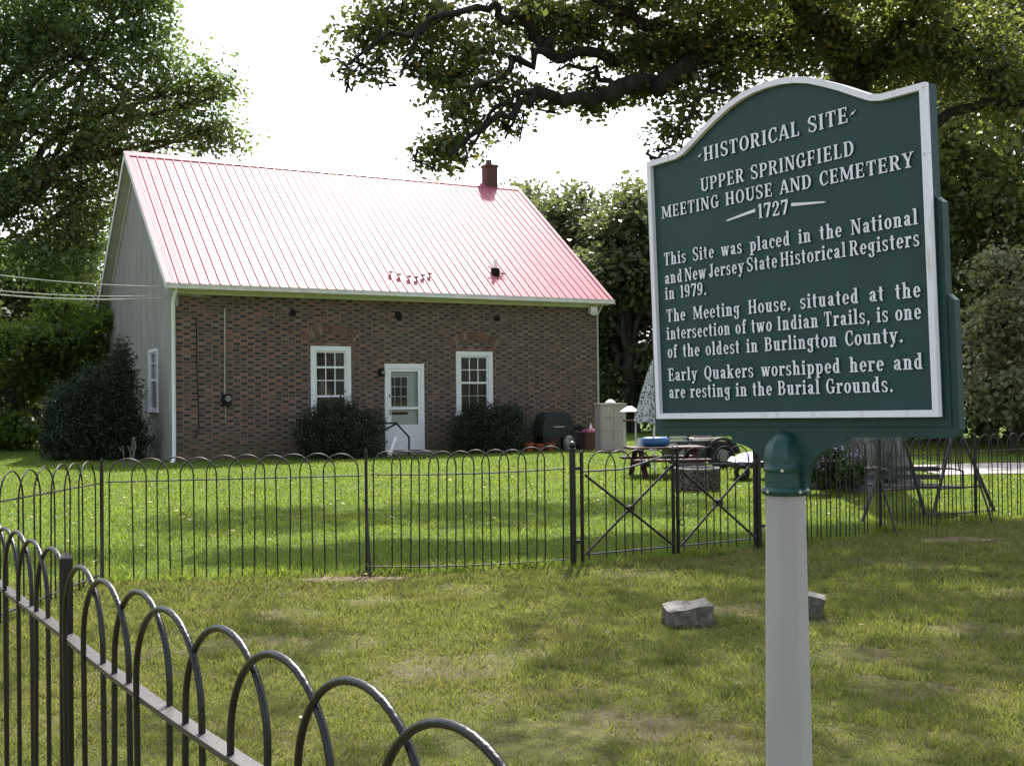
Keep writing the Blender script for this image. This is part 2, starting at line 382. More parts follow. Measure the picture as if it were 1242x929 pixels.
# ------------------------------------------------------------------ meeting house
TH = .4947; HX, HY = -7.561, 25.347
HW, HL = 11.2, 9.7
house = thing('meeting_house', 'old brick meeting house with a shiny pink red metal roof and grey stucco gable', 'house', (HX, HY, 0), TH)
U = np.array([math.cos(TH), math.sin(TH), 0]); Vv = np.array([-math.sin(TH), math.cos(TH), 0]); O = np.array([HX, HY, 0.])
def wall(px, py, v=0):                     # pixel -> (u, z) on the plane v of the front wall
    d = ray(px, py); E0 = np.array([0, 0, EYE]); s = ((O + v * Vv - E0) @ Vv) / (d @ Vv); P = E0 + d * s - O; return P @ U, P[2]
def gable(px, py, u=0):
    d = ray(px, py); E0 = np.array([0, 0, EYE]); s = ((O + u * U - E0) @ U) / (d @ U); P = E0 + d * s - O; return P @ Vv, P[2]
ZT = 3.92 + .02                            # top of brick
W1 = (wall(376.5, 450)[0], wall(425.3, 450)[0], wall(400, 509)[1], wall(401, 420)[1])
W2 = (wall(552.8, 450)[0], wall(597, 450)[0], wall(575, 501)[1], wall(575, 426.5)[1])
DR = (wall(466.5, 490)[0], wall(514, 490)[0], .224, wall(490, 441.2)[1])
def holed(b, a0, a1, z0, z1, holes, fn, depth):
    As = sorted({a0, a1, *[h[0] for h in holes], *[h[1] for h in holes]}); Zs = sorted({z0, z1, *[h[2] for h in holes], *[h[3] for h in holes]})
    for i in range(len(As)-1):
        for j in range(len(Zs)-1):
            ca, cz = (As[i]+As[i+1])/2, (Zs[j]+Zs[j+1])/2
            if any(h[0] < ca < h[1] and h[2] < cz < h[3] for h in holes): continue
            b.quad(fn(As[i], 0, Zs[j]), fn(As[i+1], 0, Zs[j]), fn(As[i+1], 0, Zs[j+1]), fn(As[i], 0, Zs[j+1]))
    for h in holes:
        A, B, C, D = (h[0], h[2]), (h[1], h[2]), (h[1], h[3]), (h[0], h[3])
        for p, q in ((A, B), (B, C), (C, D), (D, A)):
            b.quad(fn(p[0], 0, p[1]), fn(q[0], 0, q[1]), fn(q[0], depth, q[1]), fn(p[0], depth, p[1]))
ins = lambda h, k: (h[0] + k, h[1] - k, h[2] + k, h[3] - k)
b = MB(); holed(b, 0, HW, -.3, ZT, [ins(W1, .05), ins(W2, .05), ins(DR, .04)], lambda a, d, z: (a, d, z), .25)
b.build('brick_wall', M['brick'], house)
# gable walls + rear wall
RZ, RV = 8.02, HL / 2                      # ridge underside height
GW = (gable(192, 460)[0], gable(181.5, 460)[0], gable(187, 497.5)[1], gable(187, 423.5)[1])
b = MB()
holed(b, .001, HL, -.3, 4.3, [ins(GW, .03)], lambda a, d, z: (d, a, z), .2)
sl_ = (RZ - 4.3) / RV
b.add([(0, .001, 4.3), (0, HL, 4.3), (0, RV, RZ - .1)], [(0, 1, 2)])
b.add([(HW, .001, -.3), (HW, HL, -.3), (HW, HL, 4.3), (HW, RV, RZ - .1), (HW, .001, 4.3)], [(0, 1, 2, 3, 4)])
b.quad((0, HL, -.3), (HW, HL, -.3), (HW, HL, 4.3), (0, HL, 4.3))
b.build('stucco_wall', M['stucco'], house)
b = MB(); b.box(-.035, -.002, .02, HL, -.3, gable(190, 536)[1]); b.build('stucco_plinth', M['stucco'], house)
# roof
OV, VD = .26, .39
EZ = 4.139; RTZ = 8.05; RUN = RV + VD; slope = (RTZ - EZ) / RUN
def roofpt(u, s, h, back=False):           # s: 0 eave .. 1 ridge; h: height off the sheet
    nl = math.hypot(RUN, RTZ - EZ); nv, nz = -(RTZ - EZ) / nl, RUN / nl
    v = -VD + s * RUN + nv * h; z = EZ + s * (RTZ - EZ) + nz * h
    if back: v = HL - v
    return (u, v, z)
prof = []; pitch = .2285; u = -OV
prof.append((u, 0))
while u < HW + OV - .1:
    prof += [(u + .006, 0), (u + .030, .022), (u + .046, .022), (u + .070, 0), (u + .106, 0), (u + .114, .0045), (u + .120, .0045), (u + .128, 0), (u + .160, 0), (u + .168, .0045), (u + .174, .0045), (u + .182, 0)]
    u += pitch
prof.append((HW + OV, 0))
for back in (False, True):
    b = MB()
    for i in range(len(prof)-1):
        (ua, ha), (ub, hb) = prof[i], prof[i+1]
        b.quad(roofpt(ua, -.004, ha, back), roofpt(ub, -.004, hb, back), roofpt(ub, .995, hb, back), roofpt(ua, .995, ha, back))
    o = b.build('roof_panel', M['roof'], house)
b = MB()                                   # roof deck (underside, soffits)
b.add([roofpt(-OV + .02, 0.0, -.012), roofpt(HW + OV - .02, 0.0, -.012), roofpt(HW + OV - .02, 1, -.012), roofpt(-OV + .02, 1, -.012),
       roofpt(-OV + .02, 0.0, -.09), roofpt(HW + OV - .02, 0.0, -.09), roofpt(HW + OV - .02, 1, -.09), roofpt(-OV + .02, 1, -.09)],
      [(0,1,2,3),(4,5,6,7),(0,1,5,4),(1,2,6,5),(2,3,7,6),(3,0,4,7)])
b.add([roofpt(-OV + .02, 0.0, -.012, True), roofpt(HW + OV - .02, 0.0, -.012, True), roofpt(HW + OV - .02, 1, -.012, True), roofpt(-OV + .02, 1, -.012, True),
       roofpt(-OV + .02, 0.0, -.09, True), roofpt(HW + OV - .02, 0.0, -.09, True), roofpt(HW + OV - .02, 1, -.09, True), roofpt(-OV + .02, 1, -.09, True)],
      [(0,1,2,3),(4,5,6,7),(0,1,5,4),(1,2,6,5),(2,3,7,6),(3,0,4,7)])
b.build('soffit', M['rake'], house)
b = MB()
for s0 in (False, True):
    for i in range(1):
        b.quad(roofpt(-OV - .01, .966, .026, s0), roofpt(HW + OV + .01, .966, .026, s0), roofpt(HW + OV + .01, 1.0, .04, s0), roofpt(-OV - .01, 1.0, .04, s0))
        b.quad(roofpt(-OV - .01, .966, .026, s0), roofpt(HW + OV + .01, .966, .026, s0), roofpt(HW + OV + .01, .966, .004, s0), roofpt(-OV - .01, .966, .004, s0))
b.build('ridge_cap', M['roof'], house)
for ue, sg in ((-OV, -1), (HW + OV, 1)):
    for back in (False, True):
        b = MB(); e0, e1 = ue + sg * .004, ue + sg * .03
        q = [roofpt(e0, -.01, .012, back), roofpt(e1, -.01, .012, back), roofpt(e1, 1.0, .012, back), roofpt(e0, 1.0, .012, back),
             roofpt(e0, -.01, -.13, back), roofpt(e1, -.01, -.13, back), roofpt(e1, 1.0, -.13, back), roofpt(e0, 1.0, -.13, back)]
        b.add(q, [(0,1,2,3),(4,5,6,7),(0,1,5,4),(1,2,6,5),(2,3,7,6),(3,0,4,7)]); b.build('rake_board', M['white'], house)
        b = MB()                           # edge flashing in roof colour over the rake
        b.quad(roofpt(ue + sg * .034, -.006, .024, back), roofpt(ue - sg * .07, -.006, .026, back), roofpt(ue - sg * .07, .99, .026, back), roofpt(ue + sg * .034, .99, .024, back))
        b.build('rake_flashing', M['roof'], house)
        b = MB()                           # frieze board along the gable wall
        w0 = 0 if sg < 0 else HW
        q = [(roofpt(w0 + sg * k, s, h, back)) for s, h in ((.075, -.095), (.985, -.095), (.985, -.30), (.075, -.30)) for k in (.003, .03)]
        b.add(q, [(0,2,4,6),(1,3,5,7),(0,1,3,2),(2,3,5,4),(4,5,7,6),(6,7,1,0)]); b.build('gable_frieze', M['rake'], house)
# front cornice: frieze, soffit box, crown, gutter (and rear gutter)
b = MB(); b.box(-.01, HW + .01, -.045, -.003, ZT - .02, 4.10); b.build('cornice_frieze', M['cornice'], house)
b = MB(); b.box(-.12, HW + .12, -.20, -.048, ZT + .06, 4.06); b.build('cornice_soffit', M['cornice'], house)
b = MB(); b.box(-.045, HW + .05, -.095, -.047, ZT + .005, ZT + .056); b.build('cornice_bead', M['cornice'], house)
for vy0, nm in ((-VD - .10, 0), (HL + VD - .02, 1)):
    b = MB(); z1 = EZ - .035; z0 = z1 - .10
    u0, u1 = -OV - .03, HW + OV + .05
    b.box(u0, u1, vy0, vy0 + .012, z0, z1); b.box(u0, u1, vy0 + .108, vy0 + .12, z0, z1); b.box(u0, u1, vy0 + .012, vy0 + .108, z0, z0 + .012)
    b.box(u0, u0 + .01, vy0 + .012, vy0 + .108, z0 + .012, z1); b.box(u1 - .01, u1, vy0 + .012, vy0 + .108, z0 + .012, z1)
    b.box(u0, u1, vy0 - .012, vy0 - .001, z1 - .022, z1 + .006)
    b.build('gutter', M['gutter'], house)
b = MB(); b.box(-OV + .02, HW + OV - .02, -VD + .025, -.205, EZ - .155, EZ - .13); b.build('eave_soffit', M['cornice'], house)
# rear eave return on the gable
b = MB(); b.box(-OV, -.004, HL - .02, HL + VD - .03, EZ - .16, EZ - .09); b.box(-.03, -.004, HL - .22, HL + .1, EZ - .42, EZ - .05); b.build('eave_return', M['white'], house)
# downspouts
b = MB()
b.tube([(-.05, -VD - .04, EZ - .12), (-.06, -.18, 3.86), (-.065, -.07, 3.72), (-.065, -.06, .35), (-.085, -.10, .20), (-.16, -.24, .10)], .042, 8); b.build('downspout', M['white'], house, 40)
b = MB(); b.tube([(-.12, HL + VD - .08, EZ - .14), (-.10, HL + .22, 3.86), (-.07, HL - .02, 3.55), (-.06, HL - .04, .2)], .05, 8); b.build('downspout', M['white'], house, 40)
b = MB(); b.tube([(HW - .02, -VD - .04, EZ - .12), (HW + .04, -.15, 3.85), (HW + .02, -.055, 3.7), (HW + .02, -.055, .2)], .028, 8); b.build('downspout', M['rake'], house, 40)
# windows
def window(rect, hbars, vbars, vspan, sill=True, thick=.10, fn=lambda a, d, z: (a, d, z), faint=None):
    a0, a1, z0, z1 = rect
    def bx(b, A0, A1, D0, D1, Z0, Z1):
        q = [fn(x, d, z) for z in (Z0, Z1) for (x, d) in ((A0, D0), (A1, D0), (A1, D1), (A0, D1))]
        b.add(q, [(0,3,2,1),(4,5,6,7),(0,1,5,4),(1,2,6,5),(2,3,7,6),(3,0,4,7)])
    root = MB(); t = thick
    bx(root, a0, a1, -.035, .04, z1 - t, z1); bx(root, a0, a0 + t, -.035, .04, z0, z1 - t); bx(root, a1 - t, a1, -.035, .04, z0, z1 - t)
    w_ = root.build('window', M['white'], house)
    if sill:
        b = MB(); bx(b, a0 - .03, a1 + .03, -.08, .04, z0 - .055, z0 - .002); b.build('sill', M['white'], w_)
    f = MB(); A0, A1, Z0, Z1 = a0 + t + .002, a1 - t - .002, z0, z1 - t - .002
    s = .04
    bx(f, A0, A0 + s, .0, .05, Z0, Z1); bx(f, A1 - s, A1, .0, .05, Z0, Z1); bx(f, A0 + s, A1 - s, .0, .05, Z1 - s, Z1); bx(f, A0 + s, A1 - s, .0, .05, Z0, Z0 + .05)
    for z, h in hbars: bx(f, A0 + s, A1 - s, .012, .048, z - h / 2, z + h / 2)
    for frac in vbars: 
        x = A0 + s + (A1 - A0 - 2 * s) * frac; bx(f, x - .011, x + .011, .02, .046, vspan[0], vspan[1])
    f.build('sash', M['white'], w_)
    b = MB(); b.quad(fn(A0, .052, Z0), fn(A1, .052, Z0), fn(A1, .052, Z1), fn(A0, .052, Z1)); b.build('glass', M['glass'], w_)
    if faint:
        b = MB()
        for z in faint[0]: bx(b, A0 + s, A1 - s, .047, .0515, z - .007, z + .007)
        for frac in vbars:
            x = A0 + s + (A1 - A0 - 2 * s) * frac; bx(b, x - .007, x + .007, .0465, .051, faint[1], faint[2])
        b.build('muntin', M['rake'], w_)
    return w_
zz = lambda px, py: wall(px, py)[1]
window(W1, [(zz(400, 445.5), .05), (zz(400, 461.5), .022), (zz(400, 480.5), .05)], (.333, .667), (zz(400, 480), W1[3] - .12), thick=.115)
window(W2, [(zz(575, 448.7), .022), (zz(575, 464.3), .05)], (.333, .667), (zz(575, 464), W2[3] - .12), thick=.115, faint=([zz(575, 480)], zz(575, 499), zz(575, 465)))
gzf = lambda py: gable(187, py)[1]
window((GW[0], GW[1], GW[2], GW[3]), [(gzf(441), .02), (gzf(461), .05)], (.5,), (gzf(461), GW[3] - .1), thick=.07, fn=lambda a, d, z: (d, a, z))
# arches of brick over the two front windows
for (wn, yt) in ((W1, 0), (W2, 1)):
    cx = (wn[0] + wn[1]) / 2; hw = (wn[1] - wn[0]) / 2 + .10; zb = wn[3] + .10; rise = .19
    R = (hw * hw + rise * rise) / (2 * rise); cz = zb + rise - R; a0 = math.asin(hw / R); nb = 20; b = MB()
    for i in range(nb):
        t0 = -a0 + 2 * a0 * (i + .15) / nb; t1 = -a0 + 2 * a0 * (i + .85) / nb
        P = [(cx + R * math.sin(t0), cz + R * math.cos(t0)), (cx + R * math.sin(t1), cz + R * math.cos(t1)), (cx + (R + .21) * math.sin(t1), cz + (R + .21) * math.cos(t1)), (cx + (R + .21) * math.sin(t0), cz + (R + .21) * math.cos(t0))]
        b.prism(P, lambda x, z, d: (x, d, z), -.012, .01)
    b.build('brick_arch', M['arch'], house)
    b = MB(); x = wn[0] - .06
    while x < wn[1] + .04:
        b.box(x, x + .19, -.010, .01, wn[3] + .025, wn[3] + .082); x += .205
    b.build('brick_lintel', M['arch'], house)
# door
door = MB(); a0, a1, z0, z1 = DR; t = .085
door.box(a0, a0 + t, -.04, .06, z0, z1 - t - .03); door.box(a1 - t, a1, -.04, .06, z0, z1 - t - .03); door.box(a0, a1, -.042, .06, z1 - t - .03, z1)
dr = door.build('door', M['white'], house)
A0, A1, Z1 = a0 + t + .004, a1 - t - .004, z1 - t - .034
b = MB(); s = .075; rz1 = zz(490, 495); rz2 = zz(490, 516)
b.box(A0, A0 + s, -.03, .01, z0 + .01, Z1); b.box(A1 - s, A1, -.03, .01, z0 + .01, Z1); b.box(A0 + s, A1 - s, -.03, .01, Z1 - s, Z1)
b.box(A0 + s, A1 - s, -.03, .01, rz1 - .03, rz1 + .03); b.box(A0 + s, A1 - s, -.028, .01, rz2 - .02, rz2 + .02); b.box(A0 + s, A1 - s, -.022, .01, z0 + .01, rz2 - .02)
b.build('storm_door', M['white'], dr)
b = MB(); b.quad((A0 + s, -.008, rz1 + .03), (A1 - s, -.008, rz1 + .03), (A1 - s, -.008, Z1 - s), (A0 + s, -.008, Z1 - s))
b.quad((A0 + s, -.008, rz2 + .02), (A1 - s, -.008, rz2 + .02), (A1 - s, -.008, rz1 - .03), (A0 + s, -.008, rz1 - .03)); b.build('door_glass', M['clear'], dr)
b = MB(); b.box(A0, A1, .09, .13, z0, Z1); b.build('inner_door', M['white'], dr)
b = MB(); ix0, ix1 = wall(472.5, 470)[0], wall(495.5, 470)[0]; iz0, iz1 = zz(485, 493), zz(485, 457)
for i in range(3):
    for j in range(3):
        pw, ph = (ix1 - ix0) / 3, (iz1 - iz0) / 3
        b.box(ix0 + i * pw + .012, ix0 + (i+1) * pw - .012, .078, .088, iz0 + j * ph + .012, iz0 + (j+1) * ph - .012)
b.build('door_lights', M['glass'], dr)
b = MB(); b.box(wall(473, 500)[0], wall(496, 500)[0], .07, .088, zz(485, 503), zz(485, 499.5)); b.build('mail_slot', M['dark'], dr)
b = MB(); xx = A0 + .03; b.tube([(xx, -.03, zz(469, 503)), (xx, -.07, zz(469, 503)), (xx, -.07, zz(469, 497)), (xx, -.03, zz(469, 497))], .01, 6); b.box(xx - .012, xx + .012, -.04, -.03, zz(469, 482), zz(469, 478)); b.build('handle', M['dark'], dr)
# wall fittings
for px, py, w_, h_, sd in ((355, 380, .16, .16, 1), (483, 383, .17, .22, 2), (602.5, 386, .17, .17, 3)):
    ua, za = wall(px, py); b = MB(); rng = random.Random(sd); n = 9
    poly = [(ua + w_ / 2 * math.cos(2*math.pi*(i+.5)/n) * rng.uniform(.9, 1.25), za + h_ / 2 * math.sin(2*math.pi*(i+.5)/n) * rng.uniform(.9, 1.25)) for i in range(n)]
    b.prism(poly, lambda x, z, d: (x, d, z), -.02, .02); b.build('wall_vent', M['dark'], house)
b = MB(); pts = [wall(272, y) for y in (374, 420, 470, 478)]; b.tube([(x, -.035, z) for x, z in pts], .020, 8); pts = [wall(273, y) for y in (490, 500, 512)]; b.tube([(x, -.03, z) for x, z in pts], .013, 6); b.build('conduit', M['galv'], house, 40)
b = MB(); ua, za = wall(274, 485); b.box(ua - .09, ua + .10, -.11, -.004, za - .14, za + .13); mb = b.build('meter_box', M['dark'], house)
b = MB(); b.prism([(ua + .01 + .07 * math.cos(a * math.pi / 8), za + .03 + .07 * math.sin(a * math.pi / 8)) for a in range(16)], lambda x, z, d: (x, d, z), -.17, -.111); b.build('meter', M['meter_grey'], mb)
b = MB(); pts = [wall(x, y) for x, y in ((238, 385), (238.5, 440), (240, 480), (241, 520), (236, 531))]; b.tube([(x, -.02, z) for x, z in pts], .009, 6); b.build('cable', M['dark'], house)
b = MB(); ua, za = wall(461, 452); b.box(ua - .05, ua + .05, -.12, -.004, za - .09, za + .09); wl = b.build('wall_lamp', M['dark'], house)
b = MB(); b.lathe([(.0, -.05), (.04, -.045), (.045, .02), (.02, .05)], 10, (ua + .01, -.16, za)); b.build('lamp_glass', M['meter_grey'], wl, 40)
b = MB(); ua, za = wall(716, 377); b.box(ua - .11, ua + .11, -.20, -.05, za - .10, za + .10); b.lathe([(.085, -.14), (.10, -.10), (.07, -.02)], 10, (ua + .02, -.16, za - .0)); b.build('flood_lamp', M['gutter'], house)
b = MB(); x, z = wall(213, 358); b.tube([(.02, -.06, z - .25), (.02, -.06, z + .12)], .03, 8); b.tube([(.02, -.06, z), (.75, -.06, z - .03)], .012, 6); b.build('wire_bracket', M['galv'], house)
# roof details
def on_roof(px, py):
    d = ray(px, py); nrm = np.array(roofpt(0, .5, 1)) - np.array(roofpt(0, .5, 0)); P0 = np.array(roofpt(0, .5, 0))
    nw = nrm[0] * U + nrm[1] * Vv + np.array([0, 0, nrm[2]]); Pw = O + P0[0] * U + P0[1] * Vv + np.array([0, 0, P0[2]])
    E0 = np.array([0, 0, EYE]); s = ((Pw - E0) @ nw) / (d @ nw); P = E0 + d * s - O; return np.array([P @ U, P @ Vv, P[2]])
for px, py in ((474, 334.5), (484, 337), (496, 339.5), (505, 340.5), (513, 338), (521, 336)):
    p = on_roof(px, py); b = MB(); b.tube([p, p + np.array([0, -.01, .075])], .012, 6); b.box(p[0] - .045, p[0] + .045, p[1] - .05, p[1] + .03, p[2] + .07, p[2] + .10); b.build('snow_guard', M['dark'], house)
p = on_roof(601.5, 333); b = MB(); b.box(p[0] - .11, p[0] + .07, p[1] - .08, p[1] + .08, p[2] - .06, p[2] + .16); b.bar(p + np.array([-.22, 0, .20]), p + np.array([.24, 0, .03]), .03, .015); b.bar(p + np.array([-.12, -.1, .0]), p + np.array([.24, -.1, .015]), .03, .02)
vp = b.build('roof_vent', M['dark'], house); b = MB(); b.lathe([(.045, 0), (.045, .24), (.03, .26)], 10, tuple(p + np.array([-.01, 0, .15]))); b.build('vent_pipe', M['pvc'], vp, 40)
def on_v(px, py, v):
    return wall(px, py, v)
cu0, cu1 = on_v(590.5, 210, RV - .17)[0], on_v(603.5, 210, RV - .17)[0]; cz1 = on_v(592, 198, RV - .3)[1]
b = MB(); b.box(cu0, cu1, RV - .17, RV + .17, RTZ - .6, cz1 - .07); ch = b.build('chimney', M['brick_chim'], house)
b = MB(); b.box(cu0 - .025, cu1 + .025, RV - .195, RV + .195, cz1 - .068, cz1); b.build('chimney_crown', M['brick_chim'], ch)
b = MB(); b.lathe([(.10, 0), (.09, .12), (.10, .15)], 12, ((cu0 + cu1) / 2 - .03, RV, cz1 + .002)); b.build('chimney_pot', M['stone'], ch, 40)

# door step, handrail, pipe
def hl(u, v, z=0): P = O + u * U + v * Vv; return (P[0], P[1], z)
b = MB(); b.box(a0 - .25, a1 + .45, -1.15, -.05, -.05, .10); b.box(a0 - .05, a1 + .12, -.55, -.05, .101, .205)
o = b.build('door_step', M['concrete']); o.location = (HX, HY, .12); o.rotation_euler = (0, 0, TH); o.location.z = .02
tag(o, 'low concrete step in front of the white door', 'step')
def at_v(px, py, v): u, z = wall(px, py, v); return (u, v, z)
rl = thing('handrail', 'black pipe handrail bent down beside the white door', 'handrail', (HX, HY, 0), TH)
b = MB(); b.tube([at_v(458, 513.5, -.45), at_v(480.5, 513, -.7), at_v(496, 530, -1.05), at_v(496, 561, -1.05)], .024, 8); b.build('rail', M['iron'], rl, 40)
b = MB(); b.tube([at_v(458, 525, -.45), at_v(480.5, 514.5, -.7)], .02, 8); b.build('brace', M['iron'], rl, 40)
b = MB(); P0, P1 = np.array(at_v(472, 552, -1.25)), np.array(at_v(479.5, 531.5, -.95)); P0[2] = max(P0[2], .05)
b.tube([P0, P1], .055, 12); pp = b.build('tube', M['pvc']); pp.name = 'plastic_pipe'; pp.location = (HX, HY, 0); pp.rotation_euler = (0, 0, TH)
tag(pp, 'short white plastic pipe leaning by the black handrail', 'pipe')

# power lines
def cable(p0, p1, sag, r, n=20, twist=0):
    P = []
    for i in range(n + 1):
        t = i / n; q = Vector(p0).lerp(Vector(p1), t); q.z -= 4 * sag * t * (1 - t)
        P.append(q)
    return MB().tube(P, r, 6)
hc = hl(-.05, -.08)
lines = [((-400, 235, 24), (211, 347.5), .5, .012, 'thin pale power line, uppermost of the three reaching the house corner'),
         ((-400, 268, 24), (230, 357), .55, .013, 'thin pale power line, middle one of three reaching the house corner'),
         ((-400, 262, 24), (248, 357.5), .7, .018, 'twisted thick power cable, lowest of three reaching the house corner')]
for (q, e, sag, r, lab) in lines:
    u_, z_ = wall(e[0], e[1], -.09); E_ = hl(u_, -.09, z_)
    o = cable(at(*q), E_, sag, r).build('power_line', M['wire'], None, 40); tag(o, lab, 'power line', 'power lines to the house')
o = cable(at(-60, 432, 37), at(150, 440, 40), .05, .02).build('power_line', M['wire'], None, 40); tag(o, 'faint distant wire low among the trees left of the house', 'power line')

# ------------------------------------------------------------------ foliage
def quads_mesh(name, Vq, mt, parent=None):
    n = len(Vq) // 4; me = bpy.data.meshes.new(name)
    me.vertices.add(4 * n); me.vertices.foreach_set('co', np.ascontiguousarray(Vq, np.float32).ravel())
    me.loops.add(4 * n); me.loops.foreach_set('vertex_index', np.arange(4 * n, dtype=np.int32))
    me.polygons.add(n); me.polygons.foreach_set('loop_start', np.arange(0, 4 * n, 4, dtype=np.int32)); me.polygons.foreach_set('loop_total', np.full(n, 4, np.int32))
    me.update(); me.validate()
    return link(name, me, mt, parent)
def unit(a): return a / np.maximum(np.linalg.norm(a, axis=-1, keepdims=True), 1e-9)
def leaves_at(C, size, rng, flat=.6, wid=.68, droop=.3):
    n = len(C); t = rng.normal(size=(n, 3)); t[:, 2] = t[:, 2] * .6 - droop; t = unit(t)
    nn = rng.normal(size=(n, 3)); nn[:, 2] += flat * 2; nn = unit(nn); s = unit(np.cross(t, nn)); nn = np.cross(s, t)
    L = (size * rng.uniform(.65, 1.35, n))[:, None]; W = L * wid * .5
    a = C; c = C + t * L; m_ = C + t * L * .5; f = nn * L * .12
    return np.stack([a, m_ + s * W + f, c, m_ - s * W + f], 1).reshape(-1, 3)
def clumped(blobs, n, rng, per=24, cr=.3, shell=.55, squash=.7):
    B = np.array(blobs, float); wgt = (B[:, 3] * B[:, 4] * B[:, 5]) ** (2 / 3)
    if B.shape[1] > 6: wgt = wgt * B[:, 6]
    k = max(1, n // per); idx = rng.choice(len(B), k, p=wgt / wgt.sum())
    d = unit(rng.normal(size=(k, 3))); r = shell + (1 - shell) * rng.random((k, 1)) ** .6
    r = np.where(rng.random((k, 1)) < .25, rng.random((k, 1)), r) * rng.uniform(.85, 1.12, (k, 1))
    Cc = B[idx, :3] + d * r * B[idx, 3:6]
    sc = cr * rng.uniform(.5, 1.5, (k, 1, 1))
    g_ = rng.normal(size=(k, per, 3)); g_ *= np.minimum(1, 1.7 / np.linalg.norm(g_, axis=-1, keepdims=True)); P = Cc[:, None, :] + g_ * sc * np.array([1, 1, squash])
    return P.reshape(-1, 3), Cc
def limb(b, pts, r0, r1, n=7, jit=.0, rng=None):
    P = [Vector(p) for p in pts]; out = [P[0]]
    for i in range(len(P)-1):
        for k in (1, 2, 3):
            q = P[i].lerp(P[i+1], k / 3)
            if rng is not None and k < 3: q += Vector(rng.normal(size=3)) * jit
            out.append(q)
    R = [r0 + (r1 - r0) * i / (len(out)-1) for i in range(len(out))]
    b.tube(out, R, n)
def tree(name, label, cat, base, trunk_r, fork_z, blobs, n, leaf, mt, bark, seed, group=None, cr=.35, per=24, shell=.55, extra=None, limbs=True, sun_gaps=None):
    rng = np.random.default_rng(seed); bx, by = base; bz = float(gz(bx, by)) - .05
    root = thing(name, label, cat, (bx, by, bz), 0, group)
    B = np.array(blobs, float); B[:, :3] -= np.array([bx, by, bz])
    b = MB(); fk = np.array([rng.normal() * .1, rng.normal() * .1, fork_z])
    b.tube([(0, 0, -.2), (0, 0, .15), (fk[0] * .3, fk[1] * .3, fork_z * .4), tuple(fk), (fk[0] * 1.3, fk[1] * 1.3, fork_z * 1.4)], [trunk_r * 1.5, trunk_r * 1.2, trunk_r, trunk_r * .85, trunk_r * .45], 12)
    if limbs:
        for q in B:
            c = q[:3]; mid = fk * .45 + c * .55 + np.array([0, 0, .1 * np.linalg.norm(c - fk)])
            limb(b, [fk * rng.uniform(.7, 1), mid * .6 + fk * .4, mid, c], trunk_r * .42, .03, 6, .12, rng)
            for k in range(4):
                e = c + unit(rng.normal(size=3)) * q[3:6] * .85; limb(b, [mid * .3 + c * .7, e], .05, .012, 5, .1, rng)
    if extra: extra(b, np.array([bx, by, bz]), rng, root)
    b.build('trunk', bark, root, 60)
    P, _ = clumped(B, n, rng, per, cr, shell)
    if sun_gaps:  # leaves left out so sun patches land on chosen ground ellipses
        hz_ = P[:, 2] + bz; gx_ = P[:, 0] + bx - SUND.x / SUND.z * hz_; gy_ = P[:, 1] + by - SUND.y / SUND.z * hz_; keep = np.ones(len(P), bool)
        for (cx_, cy_, rx_, ry_, pr_) in sun_gaps: keep &= ~((((gx_ - cx_) / rx_) ** 2 + ((gy_ - cy_) / ry_) ** 2 < 1) & (rng.random(len(P)) < pr_))
        P = P[keep]
    quads_mesh('crown', leaves_at(P, leaf, rng), mt, root)
    return root

def blob_px(px, py, Y, rpx, rypx=None, depth=None, wt=1.0):
    x, y, z = at(px, py, Y); r = rpx * Y / F; rz = (rypx or rpx) * Y / F
    return (x, y, z, r, depth or max(r, rz), rz, wt)

# the big oak whose limbs hang over the picture
OB = gnd(1046, 592); OB = (OB[0], 17.6)
oak_paths = [
 ([(1035, 120, 17.6), (1000, 30, 17.2), (930, 50, 16.8), (860, 68, 16.4), (806, 100, 16.1), (783, 100, 16), (738, 117, 15.8), (704, 117, 15.6), (651, 110, 15.4), (632, 121, 15.3), (587, 155, 15.1), (545, 190, 15)], .30, .025),
 ([(806, 62, 16.4), (760, 66, 16.3), (702, 62, 16), (660, 62, 15.7), (628, 72, 15.5), (613, 91, 15.4), (583, 102, 15.2), (552, 125, 15)], .13, .02),
 ([(665, 62, 15.8), (655, 50, 15.8), (647, 34, 15.8), (622, 18, 15.7), (606, 11, 15.6), (579, 9, 15.5), (520, 25, 15.3), (450, 55, 15.1), (420, 80, 15)], .13, .02),
 ([(860, 68, 16.4), (800, 30, 16.2), (740, 10, 15.9), (690, -20, 15.6)], .15, .05),
 ([(742, 112, 15.8), (740, 98, 15.8), (723, 81, 15.7), (690, 78, 15.6), (666, 77, 15.6)], .07, .015),
 ([(1035, 100, 17.6), (1010, 40, 16.8), (960, -10, 15.5), (900, -70, 14)], .28, .1),
 ([(1035, 120, 17.6), (1080, 40, 17), (1140, -20, 16.3), (1230, -60, 15.5)], .28, .08),
 ([(1040, 180, 17.6), (1110, 170, 17), (1180, 130, 16.5), (1260, 120, 16)], .16, .05),
 ([(880, 70, 16.5), (860, 110, 16), (840, 140, 15.6), (815, 175, 15.4)], .06, .012),
 ([(651, 110, 15.4), (600, 130, 15.2), (575, 175, 15.1), (560, 200, 15.1)], .05, .012),
 ([(520, 25, 15.3), (500, 60, 15.1), (485, 95, 15)], .05, .012),
]
